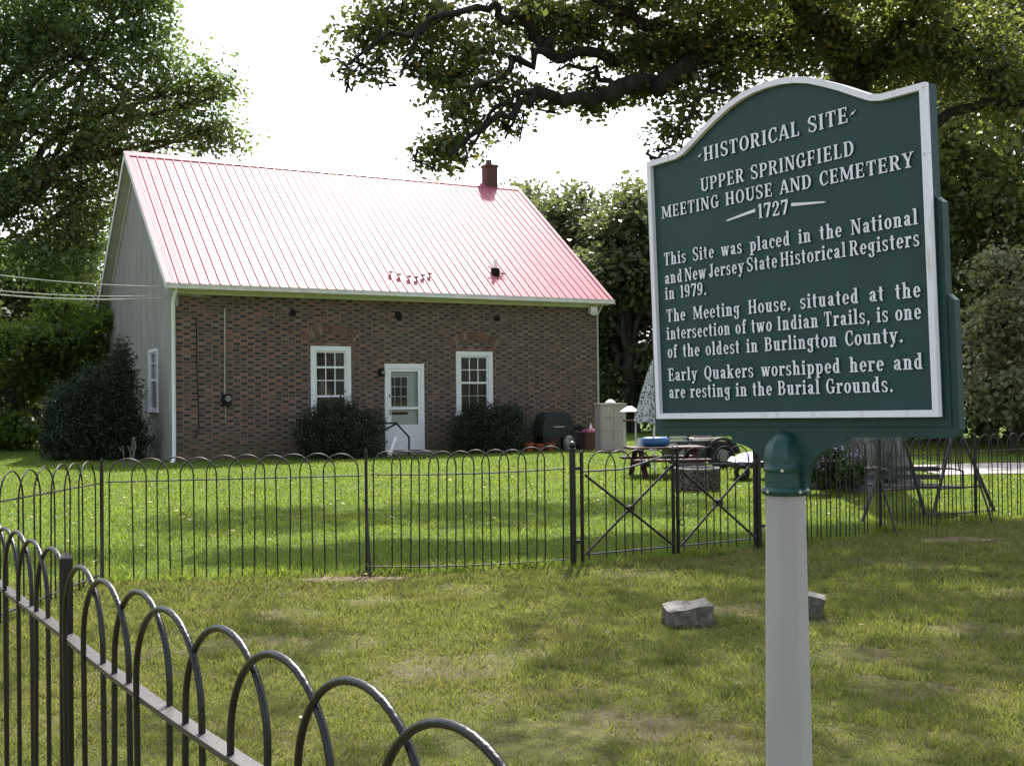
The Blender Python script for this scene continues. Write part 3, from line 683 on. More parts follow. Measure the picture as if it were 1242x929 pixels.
oak_blobs = [blob_px(*q) for q in [
 (440, 45, 15.2, 30), (418, 82, 15, 15, 14), (470, 20, 15.4, 45), (452, 88, 15, 22, 15), (500, 70, 15.2, 30, 26), (530, 25, 15.5, 50, 36), (548, 95, 15.1, 36, 26), (585, 60, 15.3, 42, 30),
 (560, 140, 15, 36, 28), (535, 180, 14.9, 30, 24), (600, 110, 15.1, 42, 26), (556, 176, 15, 24, 22), (520, 190, 14.9, 16, 12), (620, 150, 15.2, 28, 18, None, .6), (640, 20, 15.6, 60, 34), (690, 35, 15.8, 60, 34), (720, 98, 15.7, 26, 12, None, .35),
 (670, 118, 15.4, 28, 11, None, .7), (720, 124, 15.7, 30, 10, None, .7), (770, 60, 16, 62, 36), (770, 108, 15.9, 34, 14), (820, 60, 16.2, 60, 46), (840, 125, 15.6, 38, 30), (820, 165, 15.4, 24, 24, None, .6), (808, 190, 15.3, 18, 10, None, .4),
 (870, 90, 16, 50, 40), (880, 30, 16.2, 70, 45), (940, 60, 16.5, 70, 40), (1000, 30, 16.8, 80, 60), (1080, 60, 16.8, 80, 60), (1160, 60, 16.4, 80, 70), (1225, 110, 16.2, 60, 70),
 (760, 0, 15.8, 80, 30), (860, -20, 15, 90, 45), (980, -40, 15, 110, 60), (1120, -40, 15.5, 110, 60)]]
oak_top_and_shade = [(2.5, 15, 11.5, 3.0, 2.6, 2.0, .14), (5.5, 17, 13, 4, 3.5, 3, .25), (0, 14, 10.5, 2.4, 2.4, 1.8, .13), (8.5, 16, 11.5, 3.5, 3, 2.5, .2), (5, 12, 11, 3.0, 2.6, 1.6, .16), (2, 10.5, 9.6, 2.4, 1.8, 1.2, .14), (8, 11.5, 9.8, 3, 2.6, 1.6, .2), (5.5, 8.5, 9.2, 3, 2, 1.3, .2), (-3.2, 12.5, 9.2, 2.2, 1.8, 1.2, .12), (-2.0, 21.4, 11, 1.8, 1.5, .9, .8), (.6, 22.2, 11.3, 1.9, 1.4, .9, .8), (3.0, 23, 11.6, 1.8, 1.3, .9, .6), (-.6, 18.4, 11, 1.8, .9, .8, .7), (-3.6, 18.2, 10.6, 1.4, .8, .7, .6), (2.2, 18.6, 11.2, 1.5, 1.0, .8, .6)]  # unseen crown above the frame, with clumps added to shade the lawn
def oak_extra(tb, off, rng, root):
    b = MB()
    for pts, r0, r1 in oak_paths:
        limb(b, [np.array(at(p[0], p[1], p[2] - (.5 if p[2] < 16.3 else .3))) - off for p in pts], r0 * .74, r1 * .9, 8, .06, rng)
    for q in oak_blobs:
        c = np.array(q[:3]) - off
        for k in range(7):
            e = c + unit(rng.normal(size=3)) * np.array(q[3:6]) * .9
            s = c + rng.normal(size=3) * .12
            limb(b, [s, e], .022, .006, 4, .08, rng)
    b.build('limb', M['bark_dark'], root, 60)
    for k in range(7):                                                  # root flare
        a = k * .9; tb.tube([(math.cos(a) * 1.05, math.sin(a) * 1.05, -.1), (math.cos(a) * .62, math.sin(a) * .62, .35), (math.cos(a) * .45, math.sin(a) * .45, 1.4)], [.12, .22, .2], 7)
oak = tree('oak_tree', 'huge spreading oak with a thick grey trunk and long dark limbs over the roof', 'tree', OB, .52, 5.6, oak_blobs + oak_top_and_shade, 124000, .092, M['oak_leaf'], M['bark_pale'], 11, cr=.17, per=34, shell=.2, extra=oak_extra, limbs=False, sun_gaps=[(-.55, 6.4, .6, 1.5, .93), (-.9, 8.4, .7, .5, .8), (2.4, 7.15, .42, .28, .98), (2.6, 5.4, .5, .3, .9), (4.3, 15.2, 1.0, .45, .97), (-.4, 12.5, 1.4, .28, .95), (1.6, 13.4, .8, .3, .9), (1.4, 9.0, .5, .2, .8), (3.4, 9.6, .6, .2, .8)])

# left: tall broad tree beside the house
LT = (-20.0, 38.0)
lt_blobs = [blob_px(*q) for q in [
 (20, 40, 36.5, 90, 70), (110, 40, 36.5, 80, 60), (175, 35, 37.0, 42, 48), (235, 95, 36.5, 36, 36), (190, 100, 36.5, 60, 48), (262, 118, 36.5, 20, 26), (270, 160, 36.5, 28, 22), (230, 160, 36.5, 40, 32), (150, 160, 37.0, 70, 50), (60, 140, 36.5, 90, 60),
 (20, 230, 36.5, 70, 50), (110, 230, 37.5, 60, 50), (60, 310, 37.5, 70, 46), (-70, 120, 36.5, 110, 120), (-80, 280, 37.5, 90, 80), (-20, -40, 36.5, 120, 60), (110, -30, 36.5, 90, 40), (180, -10, 37.0, 40, 30), (100, 290, 39.0, 45, 60)]]
def lt_extra(b, off, rng, root):
    for pts, r0, r1 in [([(-110, 330, 38.0), (0, 245, 37.1), (55, 205, 36.9), (110, 185, 36.9), (165, 160, 36.7)], .24, .04), ([(-110, 300, 38.0), (0, 110, 36.9), (30, 82, 36.5), (75, 60, 36.5)], .26, .06), ([(-110, 340, 38.0), (0, 250, 36.5), (55, 222, 36.3), (100, 215, 36.5)], .2, .03),
                        ([(-110, 380, 38.0), (80, 255, 38.0), (115, 235, 38.1), (150, 212, 38.1)], .17, .03), ([(60, 205, 36.9), (128, 40, 36.9), (168, 27, 36.7)], .1, .03), ([(75, 60, 36.5), (170, 120, 36.5), (235, 110, 36.5)], .1, .02)]:
        limb(b, [np.array(at(*p)) - off for p in pts], r0, r1, 7, .06, rng)
tree('broadleaf_tree', 'tall dense green tree rising beside the grey gable', 'tree', LT, .55, 6, lt_blobs, 74000, .165, M['maple_leaf'], M['bark'], 21, cr=.40, per=46, shell=.45, extra=lt_extra)
# sunlit saplings, lower left
for i, (px, Y, top, lab) in enumerate([(15, 33, 400, 'bright sunlit sapling low at the left edge of the lawn'), (88, 34, 350, 'light green young tree just left of the dark evergreen shrub'), (-60, 31, 330, 'leafy young tree beyond the left end of the lawn')]):
    bl = []
    rr = random.Random(40 + i)
    for k in range(13): bl.append(blob_px(px + rr.uniform(-58, 58), top + rr.uniform(-10, 135), Y + rr.uniform(-1, 1), rr.uniform(16, 32), rr.uniform(10, 20)))
    g = at(px, 500, Y); tree('young_tree', lab, 'tree', (g[0], Y), .09, 1.6, bl, 8500, .17, M['young_leaf'], M['bark'], 50 + i, 'young trees behind the lawn', cr=.30, per=26, shell=.3)

# trees right of the house and behind the sign
def auto_tree(name, label, x, y, h, r, seed, mt, n=22000, leaf=.26, zlow=.25, group=None, tr=.28, cr=.46):
    rr = random.Random(seed); bl = [(x, y, h * .86, r * .5, r * .5, h * .15)]
    for k in range(13):
        a = k * 2.4; t = rr.uniform(zlow, .85); q = r * (1.05 - .55 * abs(t - .5)) * rr.uniform(.45, .75)
        bl.append((x + q * math.cos(a), y + q * math.sin(a), h * t, r * rr.uniform(.33, .5), r * rr.uniform(.33, .5), h * rr.uniform(.08, .14)))
    return tree(name, label, 'tree', (x, y), tr, h * .3, bl, int(n * 1.15), leaf * .85, mt, M['bark'], seed, group, cr=cr, per=44, shell=.5)
auto_tree('background_tree', 'rounded tree directly behind the right end of the roof', at(695, 0, 46)[0], 46, 10.1, 3.0, 61, M['back_leaf'], 20000, .28, .12)
auto_tree('background_tree', 'taller full crowned tree between the house roof and the sign', at(760, 0, 43)[0], 43, 9.6, 3.0, 62, M['back_leaf'], 20000, .28, .1)
auto_tree('background_tree', 'tree half hidden behind the left side of the green sign', at(850, 0, 45)[0], 45, 8.6, 3.4, 63, M['back_leaf'], 24000, .28, .08)
auto_tree('background_tree', 'small tree peeping above the roof ridge beside the chimney', at(625, 0, 50)[0], 50, 11.0, 2.6, 68, M['back_leaf'], 20000, .26, .2)
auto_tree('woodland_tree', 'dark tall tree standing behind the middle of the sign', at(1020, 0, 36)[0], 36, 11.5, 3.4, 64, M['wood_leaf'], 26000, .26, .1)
auto_tree('woodland_tree', 'tall shady tree just right of the sign', at(1130, 0, 32)[0], 32, 13.2, 3.2, 65, M['lit_far_leaf'], 32000, .22, .12)
auto_tree('woodland_tree', 'tall tree at the right edge of the photo, above the pale bush', at(1230, 0, 30)[0], 30, 15, 4.2, 66, M['lit_far_leaf'], 36000, .21, .14)
auto_tree('woodland_tree', 'wide tree past the right edge of the photo', at(1400, 0, 31)[0], 31, 14, 4.5, 67, M['lit_far_leaf'], 18000, .26, .1)
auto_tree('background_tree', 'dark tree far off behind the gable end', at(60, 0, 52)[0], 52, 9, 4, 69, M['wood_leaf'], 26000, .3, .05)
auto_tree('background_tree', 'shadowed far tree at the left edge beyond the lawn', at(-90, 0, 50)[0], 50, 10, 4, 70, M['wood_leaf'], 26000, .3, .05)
# pale bush at right
bl = [blob_px(*q) for q in [(1215, 330, 25, 34, 30), (1235, 380, 24.5, 46, 46), (1205, 400, 24.5, 30, 40), (1230, 460, 24.5, 50, 46), (1195, 470, 24.8, 22, 40), (1290, 400, 25, 60, 80), (1285, 480, 25, 60, 50)]]
g = at(1230, 500, 25.3); tree('pale_bush', 'pale leaved tall bush at the right edge, beside the sign', 'bush', (g[0], 25.3), .1, 1.2, bl, 17000, .13, M['pale_leaf'], M['bark'], 71, cr=.2, per=18, shell=.35)

# woods closing the horizon: one far mass
rng = np.random.default_rng(5); bl = []
for a in np.linspace(-62, 62, 84):
    r = rng.uniform(50, 60); x, y = r * math.sin(math.radians(a)), r * math.cos(math.radians(a)); hgt = rng.uniform(2.5, 4.2) + (2.5 if a < -14 or a > 12 else 0)
    bl.append((x, y, hgt * .45, 2.0, 2.0, hgt * .55)); bl.append((x * 1.06, y * 1.06, hgt * .8, 2.2, 2.2, hgt * .6))
for a in np.linspace(13, 40, 22):                                     # nearer thicket behind the swing and sign
    r = rng.uniform(29, 34); bl.append((r * math.sin(math.radians(a)), r * math.cos(math.radians(a)), 1.4, 1.4, 1.2, 1.7))
for a in np.linspace(-40, -18.5, 16):
    r = rng.uniform(38, 42); bl.append((r * math.sin(math.radians(a)), r * math.cos(math.radians(a)), 1.5, 1.6, 1.4, 1.9))
P, _ = clumped(bl, 90000, rng, 24, .45, .3)
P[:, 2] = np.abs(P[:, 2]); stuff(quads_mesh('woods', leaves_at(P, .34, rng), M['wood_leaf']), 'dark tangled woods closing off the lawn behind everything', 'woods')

# shrubs by the house
def shrub(name, label, blobs, n, leaf, mt, seed, base, wid=.5, cr=.07, per=16, flat=.2, droop=0):
    rng = np.random.default_rng(seed); B = np.array(blobs, float); bz = float(gz(*base)) - .03
    root = thing(name, label, 'shrub', (base[0], base[1], bz)); B[:, :3] -= np.array([base[0], base[1], bz])
    P, _ = clumped(B, n, rng, per, cr, .72, 1); P = P[P[:, 2] > -.02]
    quads_mesh('foliage', leaves_at(P, leaf, rng, flat, wid, droop), mt, root)
    b = MB()
    for q in B:
        limb(b, [(q[0] * .3, q[1] * .3, -.05), (q[0] * .8, q[1] * .8, q[2] * .6), (q[0], q[1], q[2])], .04, .02, 6)
        for k in range(10):
            e = q[:3] + unit(rng.normal(size=3)) * q[3:6] * .85; e[2] = max(e[2], .05); limb(b, [q[:3] * np.array([1, 1, .7]), e], .014, .005, 4, .03, rng)
    b.build('stem', M['bark'], root)
    return root
def wl3(px, py, v): u, z = wall(px, py, v); P = O + u * U + v * Vv; return np.array([P[0], P[1], z])
def hb(px, py, v, rpx, rypx, rd):
    c = wl3(px, py, v); Y = c[1]; return (c[0], c[1], c[2], rpx * Y / F, rd, rypx * Y / F)
bs = [hb(411, 528, -.95, 50, 36, .75), hb(392, 535, -.9, 32, 30, .6), hb(436, 535, -.9, 30, 30, .6), hb(405, 508, -.85, 30, 20, .5), hb(378, 522, -.9, 16, 22, .4), hb(448, 512, -.9, 14, 16, .35), hb(420, 494, -.9, 14, 9, .3)]
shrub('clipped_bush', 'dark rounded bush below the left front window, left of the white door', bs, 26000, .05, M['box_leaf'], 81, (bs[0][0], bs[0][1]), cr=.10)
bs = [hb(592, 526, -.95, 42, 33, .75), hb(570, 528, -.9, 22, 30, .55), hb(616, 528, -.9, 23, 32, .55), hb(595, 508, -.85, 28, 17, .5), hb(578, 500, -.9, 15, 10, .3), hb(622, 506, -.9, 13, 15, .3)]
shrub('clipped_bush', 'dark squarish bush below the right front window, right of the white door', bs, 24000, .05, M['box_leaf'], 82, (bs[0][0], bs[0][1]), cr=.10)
yb = []
for px, py, rx, ry in ((100, 520, 46, 46), (90, 500, 34, 42), (120, 480, 26, 36), (142, 520, 32, 48), (146, 480, 22, 40), (146, 450, 15, 30), (147, 432, 8, 18), (72, 535, 22, 26), (160, 540, 20, 28), (112, 470, 16, 20)):
    yb.append(blob_px(px, py, 26.6, rx, ry, rx * 26.6 / F * .9)[:6])
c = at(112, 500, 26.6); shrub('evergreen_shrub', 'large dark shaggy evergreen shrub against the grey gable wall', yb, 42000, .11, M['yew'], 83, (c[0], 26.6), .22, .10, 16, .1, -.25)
# flowers at the foot of the oak
fb = [blob_px(*q)[:6] for q in [(985, 560, 16.4, 22, 18), (1008, 562, 16.4, 20, 18), (1030, 570, 16.6, 16, 14), (970, 568, 16.4, 18, 16)]]
c = at(1000, 580, 16.4)
rng = np.random.default_rng(9); root = thing('flower_clump', 'clump of lilac flowers and green leaves at the foot of the oak trunk', 'flowers', (c[0], 16.4, float(gz(c[0], 16.4))))
B = np.array(fb); B[:, :3] -= np.array(root.location)
P, _ = clumped(B, 4200, rng, 14, .07, .3, .8); P = P[P[:, 2] > 0]; quads_mesh('foliage', leaves_at(P, .11, rng), M['flower_leaf'], root)
B2 = B.copy(); B2[:, 2] += .06; P, _ = clumped(B2, 2600, rng, 26, .045, .75, .8); P = P[P[:, 2] > .15]; quads_mesh('blossom', leaves_at(P, .045, rng, .2, .9), M['petal'], root)
# dry stalks by the gable corner
b = MB(); rng2 = random.Random(4); g = gnd(160, 566)
for k in range(9):
    x, y = rng2.uniform(-.25, .3), rng2.uniform(-.15, .15); b.tube([(x, y, 0), (x + rng2.uniform(-.08, .08), y, .3), (x + rng2.uniform(-.15, .15), y, rng2.uniform(.4, .65))], [.012, .01, .016], 5)
o = b.build('dry_stalks', M['bark_pale']); o.location = g; tag(o, 'few dry pale stalks in front of the evergreen shrub', 'plant')

# ------------------------------------------------------------------ lawn: blades and litter
def blades(name, regionfn, n, hgt, wid, mt, seed):
    rng = np.random.default_rng(seed); P = regionfn(n, rng); n = len(P); Z = gz(P[:, 0], P[:, 1]); d = np.hypot(P[:, 0], P[:, 1])
    a = rng.uniform(0, 2 * math.pi, n); lean = rng.normal(0, .45, (n, 2)); k = np.clip(d / 6.0, .8, 3.0)
    H = hgt * rng.uniform(.4, 1.25, n) * np.clip(k, .9, 1.3) * (.75 + .5 * (np.sin(P[:, 0] * 7 + 3 * np.sin(P[:, 1] * 5)) * np.sin(P[:, 1] * 8 + 2 * np.sin(P[:, 0] * 3)) > .1)); W = wid * k * rng.uniform(.7, 1.3, n)
    base = np.stack([P[:, 0], P[:, 1], Z - .004], 1); s = np.stack([np.cos(a), np.sin(a), np.zeros(n)], 1) * W[:, None] * .5
    tip = base + np.stack([lean[:, 0] * H, lean[:, 1] * H, H], 1); mid = base * .55 + tip * .45 + np.array([0, 0, 1]) * H[:, None] * .1
    q = np.stack([base - s, base + s, tip, mid - s * .8], 1).reshape(-1, 3)
    return quads_mesh(name, q, mt)
def inside(P):                                        # north of the fence line = green lawn
    x, y = P[:, 0], P[:, 1]; return np.where(x < .52, y > 9.4 + (x + 3.43) * .11, y > 9.85 + (x - .52) * .64)
def wedge(y0, y1, pw):
    def fn(n, rng):
        u = rng.random(n); Yv = (y0 ** pw + u * (y1 ** pw - y0 ** pw)) ** (1 / pw); Xv = (rng.random(n) * 2 - 1) * (Yv * .50 + 1.3); return np.stack([Xv, Yv], 1)
    return fn
PATCH = [(rng.uniform(-5, 5), rng.uniform(3.5, 11), rng.uniform(.12, .4)) for _ in range(60)]
def dryfn(n, rng):
    P = wedge(3.2, 13.5, .35)(n, rng)
    c_ = wedge(3.2, 13.5, .5)(n // 45, rng); tuft = np.repeat(c_, 18, 0) + rng.normal(0, 1, (len(c_) * 18, 2)) * .028
    P = np.concatenate([P, tuft]); P = P[~inside(P)]
    keep = np.ones(len(P), bool)
    for cx, cy, r in PATCH: keep &= ~((np.hypot(P[:, 0] - cx, (P[:, 1] - cy) / .8) < r) & (rng.random(len(P)) < .72))
    for px, py, rx, ry in ((425, 703, .5, .14), (1165, 655, .5, .2), (1055, 822, .09, .07), (850, 765, .2, .08)):
        g = gnd(px, py); keep &= ~((((P[:, 0] - g[0]) / rx) ** 2 + ((P[:, 1] - g[1]) / ry) ** 2 < 1) & (rng.random(len(P)) < .85))
    return P[keep]
def lushfn(n, rng):
    P = wedge(8.6, 34, .3)(n, rng); P = P[inside(P)]
    L = (P - np.array([HX, HY])) @ np.stack([U[:2], Vv[:2]], 1); P = P[~((L[:, 0] > -.1) & (L[:, 0] < HW + .1) & (L[:, 1] > -.1) & (L[:, 1] < HL))]
    return P[~((P[:, 0] > 7.2) & (P[:, 1] > 19.1) & (P[:, 1] < 22))]
stuff(blades('dry_grass', dryfn, 440000, .034, .0066, M['dry_grass'], 1), 'thin yellowish patchy grass in front of the fence', 'grass')
stuff(blades('lawn_grass', lushfn, 290000, .035, .006, M['lush_grass'], 2), 'bright green mown lawn between fence and house', 'grass')
def edgefn(n, rng):                                   # longer tufts left standing under the fence
    segs = [((-3.43, 9.4), (-1.26, 9.67)), ((-1.26, 9.67), (.52, 9.85)), ((.52, 9.85), (2.36, 10.9)), ((2.36, 10.9), (3.92, 12.05)), ((3.92, 12.05), (5.31, 12.9)), ((5.31, 12.9), (8, 14.6))]
    k = rng.integers(0, len(segs), n); t = rng.random((n, 1)); S = np.array(segs); P = S[k, 0] + (S[k, 1] - S[k, 0]) * t + rng.normal(0, .05, (n, 2))
    keepn = np.sin(P[:, 0] * 5) + np.sin(P[:, 0] * 13 + 1) + rng.normal(0, .8, n) > -.2; return P[keepn]
stuff(blades('edge_grass', edgefn, 12000, .06, .005, M['lush_grass'], 3), 'longer grass tufts left standing under the fence', 'grass')
rng = np.random.default_rng(8)
P = wedge(4, 26, .8)(2000, rng); ins_ = inside(P)
dens = np.where(ins_, np.where((P[:, 1] > 13.5), .85, .10), .008); P = P[rng.random(len(P)) < dens]
L = (P - np.array([HX, HY])) @ np.stack([U[:2], Vv[:2]], 1); P = P[~((L[:, 0] > -.1) & (L[:, 0] < HW + .1) & (L[:, 1] > -.1))]
C3 = np.concatenate([P, (gz(P[:, 0], P[:, 1]) + .035)[:, None]], 1)
n_ = len(C3); q = leaves_at(C3, .062, rng, 3.0, .75, 0); q = q.reshape(-1, 4, 3); zc = C3[:, 2][:, None]; q[:, :, 2] = zc + (q[:, :, 2] - zc) * .3; 
stuff(quads_mesh('fallen_leaves', q.reshape(-1, 3), M['fallen']), 'pale fallen leaves scattered over the lawn', 'leaves')

# ------------------------------------------------------------------ iron fences
def hairpin_mesh(half, ztop, zbot, r, n, arc=12):
    pts = [(-half, 0, zbot), (-half, 0, ztop - half)]
    pts += [(half * -math.cos(math.pi * i / arc), 0, ztop - half + half * math.sin(math.pi * i / arc)) for i in range(1, arc)]
    pts += [(half, 0, ztop - half), (half, 0, zbot)]
    b = MB(); b.tube(pts, r, n); me_o = b
    return b
def fence_run(root, A, B, nh, ztop, zrail, zbot, r, mt, mrail, hoops=True, n=6, skip=(), railw=.022, sag=0.0, bottom=True, center_pad=.0):
    A = Vector(A); B = Vector(B); d = (B - A); Lg = math.hypot(d.x, d.y); dr_ = Vector((d.x / Lg, d.y / Lg, 0)); ang = math.atan2(dr_.y, dr_.x); nrm = Vector((-dr_.y, dr_.x, 0))
    pt = (Lg - .06) / (nh * 2 + 1); half = 1.5 * pt; proto = None
    for i in range(nh):
        if i in skip: continue
        s = .03 + pt * (2 * i + 1.5); q = A + dr_ * s; q.z = A.z + (B.z - A.z) * s / Lg - sag * 4 * (s / Lg) * (1 - s / Lg)
        if proto is None: proto = hairpin_mesh(half, ztop, zbot, r, n).build('hoop', mt, root, 60); o = proto
        else: o = proto.copy(); COL.objects.link(o); o.parent = root
        rj = random.Random(i + int(Lg * 100)); o.location = q + Vector((0, 0, rj.uniform(-.008, .006))); o.rotation_euler = (rj.uniform(-.02, .02), rj.uniform(-.016, .016), ang + .05)
    for z_, nm in ((zrail, 'top_rail'), (zbot + .05, 'bottom_rail')):
        if nm == 'bottom_rail' and not bottom: continue
        b = MB(); pp = [A + d * (k / 8) + Vector((0, 0, z_ - sag * 4 * (k / 8) * (1 - k / 8))) for k in range(9)]
        for k in range(8): b.bar(pp[k], pp[k+1], railw, .010)
        b.build(nm, mrail, root)
def fpost(root, p, h, r, mt, kind='square', name='post'):
    b = MB()
    if kind == 'square': b.box(-r, r, -r, r, -.1, h - r); b.add([(-r, -r, h - r), (r, -r, h - r), (r, r, h - r), (-r, r, h - r), (0, 0, h)], [(0, 1, 4), (1, 2, 4), (2, 3, 4), (3, 0, 4)])
    elif kind == 'spike': b.box(-r, r, -r, r, -.1, h - .05); b.lathe([(r * .7, h - .05), (r * 1.3, h - .03), (r * .9, h - .01), (.002, h + .01)], 8)
    else: b.lathe([(r, -.1), (r, h - .09), (r * 1.25, h - .085), (r * 1.25, h - .065), (r * .8, h - .06), (r * 1.15, h - .035), (r * .8, h - .01), (.003, h)], 14)
    o = b.build(name, mt, root, 40); o.location = p; return o
g3 = lambda x, y: Vector((x, y, float(gz(x, y))))
# near fence (in front, lower left)
K0 = Vector((-.937, 2.470, 0))
def nfp(k):
    if k >= -1: return Vector((.10812 * k + .00218 * k * k, -.16838 * k - .00085 * k * k, 0))
    return Vector((-.106 - .11 * (-1 - k), .1675 + .165 * (-1 - k), 0))
def nfd(k): return (nfp(k + .3) - nfp(k - .3)).normalized()
nf = thing('iron_fence', 'near black hoop topped iron fence crossing the lower left corner', 'fence', (K0.x, K0.y, 0), 0, 'black iron hoop fences')
zt = 1.14; half = .152; proto = None; rr = random.Random(12)
for k in range(-21, 9):
    if k in (-1, -11): continue
    if proto is None: proto = hairpin_mesh(half, zt, .06, .0058, 12, 24).build('hoop', M['iron'], nf, 60); o = proto
    else: o = proto.copy(); COL.objects.link(o); o.parent = nf
    d_ = nfd(k); o.location = nfp(k) + Vector((0, 0, rr.uniform(-.004, .003))); o.rotation_euler = (rr.uniform(-.012, .012), rr.uniform(-.014, .014), math.atan2(d_.y, d_.x) + .052)
for z_, nm in ((zt - .185, 'top_rail'), (.16, 'bottom_rail')):
    b = MB(); kk = [-22.0] + [x * .5 for x in range(-4, 19)]
    for k0, k1 in zip(kk, kk[1:]): b.bar(nfp(k0) + Vector((0, 0, z_)), nfp(k1) + Vector((0, 0, z_)), .028, .010)
    b.build(nm, M['iron_rail'], nf)
for k in (-1.1, -11):
    o = fpost(nf, nfp(k), zt + .01, .0145, M['iron'], 'square'); pw_ = K0 + nfp(k); o.rotation_euler = (0, 0, math.atan2(-pw_.y, -pw_.x) + .08)
# side run at the left
corner = g3(-3.43, 9.4)
sf = thing('iron_fence', 'short hoop topped iron fence at the left edge meeting the corner post', 'fence', corner, 0, 'black iron hoop fences')
A = g3(-3.46, 7.55) - corner; fence_run(sf, A, Vector((-.02, -.03, 0)), 6, 1.035, .84, .03, .0062, M['iron_far'], M['iron_rail'])
A2 = g3(-3.47, 6.0) - corner; fence_run(sf, A2, A, 5, 1.035, .84, .03, .0062, M['iron_far'], M['iron_rail']); fpost(sf, A, 1.04, .012, M['iron_far'], 'spike')
# front run with two panels
ff = thing('iron_fence', 'long hoop topped iron fence in front of the house, left of the gate', 'fence', corner, 0, 'black iron hoop fences')
p1 = g3(-1.26, 9.67) - corner; p2 = g3(.50, 9.845) - corner
fence_run(ff, Vector((.03, 0, 0)), p1 - Vector((.03, 0, 0)), 10, 1.045, .85, .02, .0062, M['iron_far'], M['iron_rail'], bottom=False)
fence_run(ff, p1 + Vector((.03, 0, 0)), p2 - Vector((.04, 0, 0)), 10, 1.06, .86, .02, .0062, M['iron_far'], M['iron_rail'], sag=.02)
fpost(ff, Vector((0, 0, 0)), 1.05, .012, M['iron_far'], 'spike'); fpost(ff, p1, 1.08, .012, M['iron_far'], 'spike')
b = MB(); b.tube([p1 + Vector((0, 0, .55)), p1 + Vector((.05, -.16, .0))], .012, 6); b.build('brace', M['iron_far'], ff); b = MB(); b.tube([Vector((0, 0, .55)), Vector((.05, -.16, .0))], .012, 6); b.build('brace', M['iron_far'], ff)
# right run
q0 = g3(2.40, 10.92); q1 = g3(3.92, 12.05); q2 = g3(5.31, 12.95); q3 = g3(7.6, 14.4); q4 = g3(9.6, 15.7)
rf = thing('iron_fence', 'hoop topped iron fence running right from the gate past the swing', 'fence', q0, 0, 'black iron hoop fences')
for a_, b_, nh in ((q0, q1, 11), (q1, q2, 10), (q2, q3, 14), (q3, q4, 12)):
    dd = (b_ - a_).normalized() * .03; fence_run(rf, a_ - q0 + dd, b_ - q0 - dd, nh, 1.0, .81, .02, .0062, M['iron_far'], M['iron_far'], bottom=False)
for q in (q1, q2, q3, q4): fpost(rf, q - q0, 1.02, .014, M['iron_far'], 'spike')
b = MB(); b.tube([q1 - q0 + Vector((0, 0, .6)), q1 - q0 + Vector((.1, -.22, 0))], .012, 6); b.build('brace', M['iron_far'], rf); b = MB(); b.tube([q2 - q0 + Vector((0, 0, .6)), q2 - q0 + Vector((.1, -.22, 0))], .012, 6); b.build('brace', M['iron_far'], rf)
# gate posts and leaves
G0 = g3(.52, 9.85); G1 = g3(2.37, 10.9)
def ball_post(p, lab):
    o = fpost(None, p, 1.10, .028, M['iron'], 'ball', 'gate_post'); tag(o, lab, 'gate post', 'iron gate posts')
    return o
ball_post(G0, 'thick round iron gate post with ball top at the left of the gate'); ball_post(G1, 'thick round iron gate post at the right of the gate, beside the sign post')
gd = (G1 - G0); gl = math.hypot(gd.x, gd.y); gu = Vector((gd.x / gl, gd.y / gl, 0)); gang = math.atan2(gu.y, gu.x)
def gate_leaf(s0, s1, lab, latch_right):
    root = thing('iron_gate', lab, 'gate', G0 + gu * s0, gang, 'iron gate leaves'); w_ = s1 - s0; r = .013
    for s in (0, w_): b = MB(); b.tube([(s, 0, .03), (s, 0, .99)], .017, 8); b.lathe([(.017, .99), (.02, 1.0), (.003, 1.02)], 8, (s, 0, 0)); b.build('stile', M['iron'], root, 40)
    hi = w_ if latch_right else 0; up = .11
    xs_ = np.linspace(.0, w_, 9)
    def rz(x): t = (x / w_ if latch_right else 1 - x / w_); return .83 + (up * sst(.35, 1.0, t) if latch_right else .02 * t)
    b = MB()
    for i in range(8): b.bar((xs_[i], -.012, rz(xs_[i])), (xs_[i+1], -.012, rz(xs_[i+1])), .022, .014)
    b.build('top_rail', M['iron_rail'], root); b = MB(); b.bar((.017, 0, .10), (w_ - .017, 0, .10), .02, .012); b.build('bottom_rail', M['iron_rail'], root)
    for z0_, z1_ in ((.11, .86), (.80, .11)): b = MB(); b.tube([(.017, -.03, z0_), (w_ - .017, -.03, z1_)], .011, 6); b.build('brace', M['iron'], root)
    b = MB(); b.prism([(w_ * .5 + .035 * math.cos(k * math.pi / 6), .475 + .035 * math.sin(k * math.pi / 6)) for k in range(12)], lambda x, z, d: (x, d, z), -.048, -.012); b.build('brace_hub', M['iron'], root)
    pt = (w_ - .04) / 10.0; proto = None
    for i in range(4):
        if proto is None: proto = hairpin_mesh(1.5 * pt, 1.0, .05, .0062, 6).build('hoop', M['iron_far'], root, 60); o = proto
        else: o = proto.copy(); COL.objects.link(o); o.parent = root
        o.location = (.02 + pt * (2 * i + 2), .008 if i % 2 else -.004, 0)
    for z_ in (.22, .86):
        b = MB(); x = -.045 if latch_right else w_ + .045; xe = 0 if latch_right else w_; b.bar((x - .06 * (1 if latch_right else -1), -.01, z_), (xe, -.01, z_), .03, .028); b.build('hinge', M['iron'], root)
    x = w_ if latch_right else .02
    b = MB(); b.tube([(x + .0 + .028 * math.cos(k * math.pi / 5), -.035, .58 - (0 if latch_right else .26) + .028 * math.sin(k * math.pi / 5) ) for k in range(11)], .006, 6); b.build('latch_ring', M['iron'], root)
gate_leaf(.095, gl * .515, 'left leaf of the iron double gate with crossed braces and upswept top rail', True)
gate_leaf(gl * .54, gl - .045, 'right leaf of the iron double gate with crossed braces, nearer the sign', False)

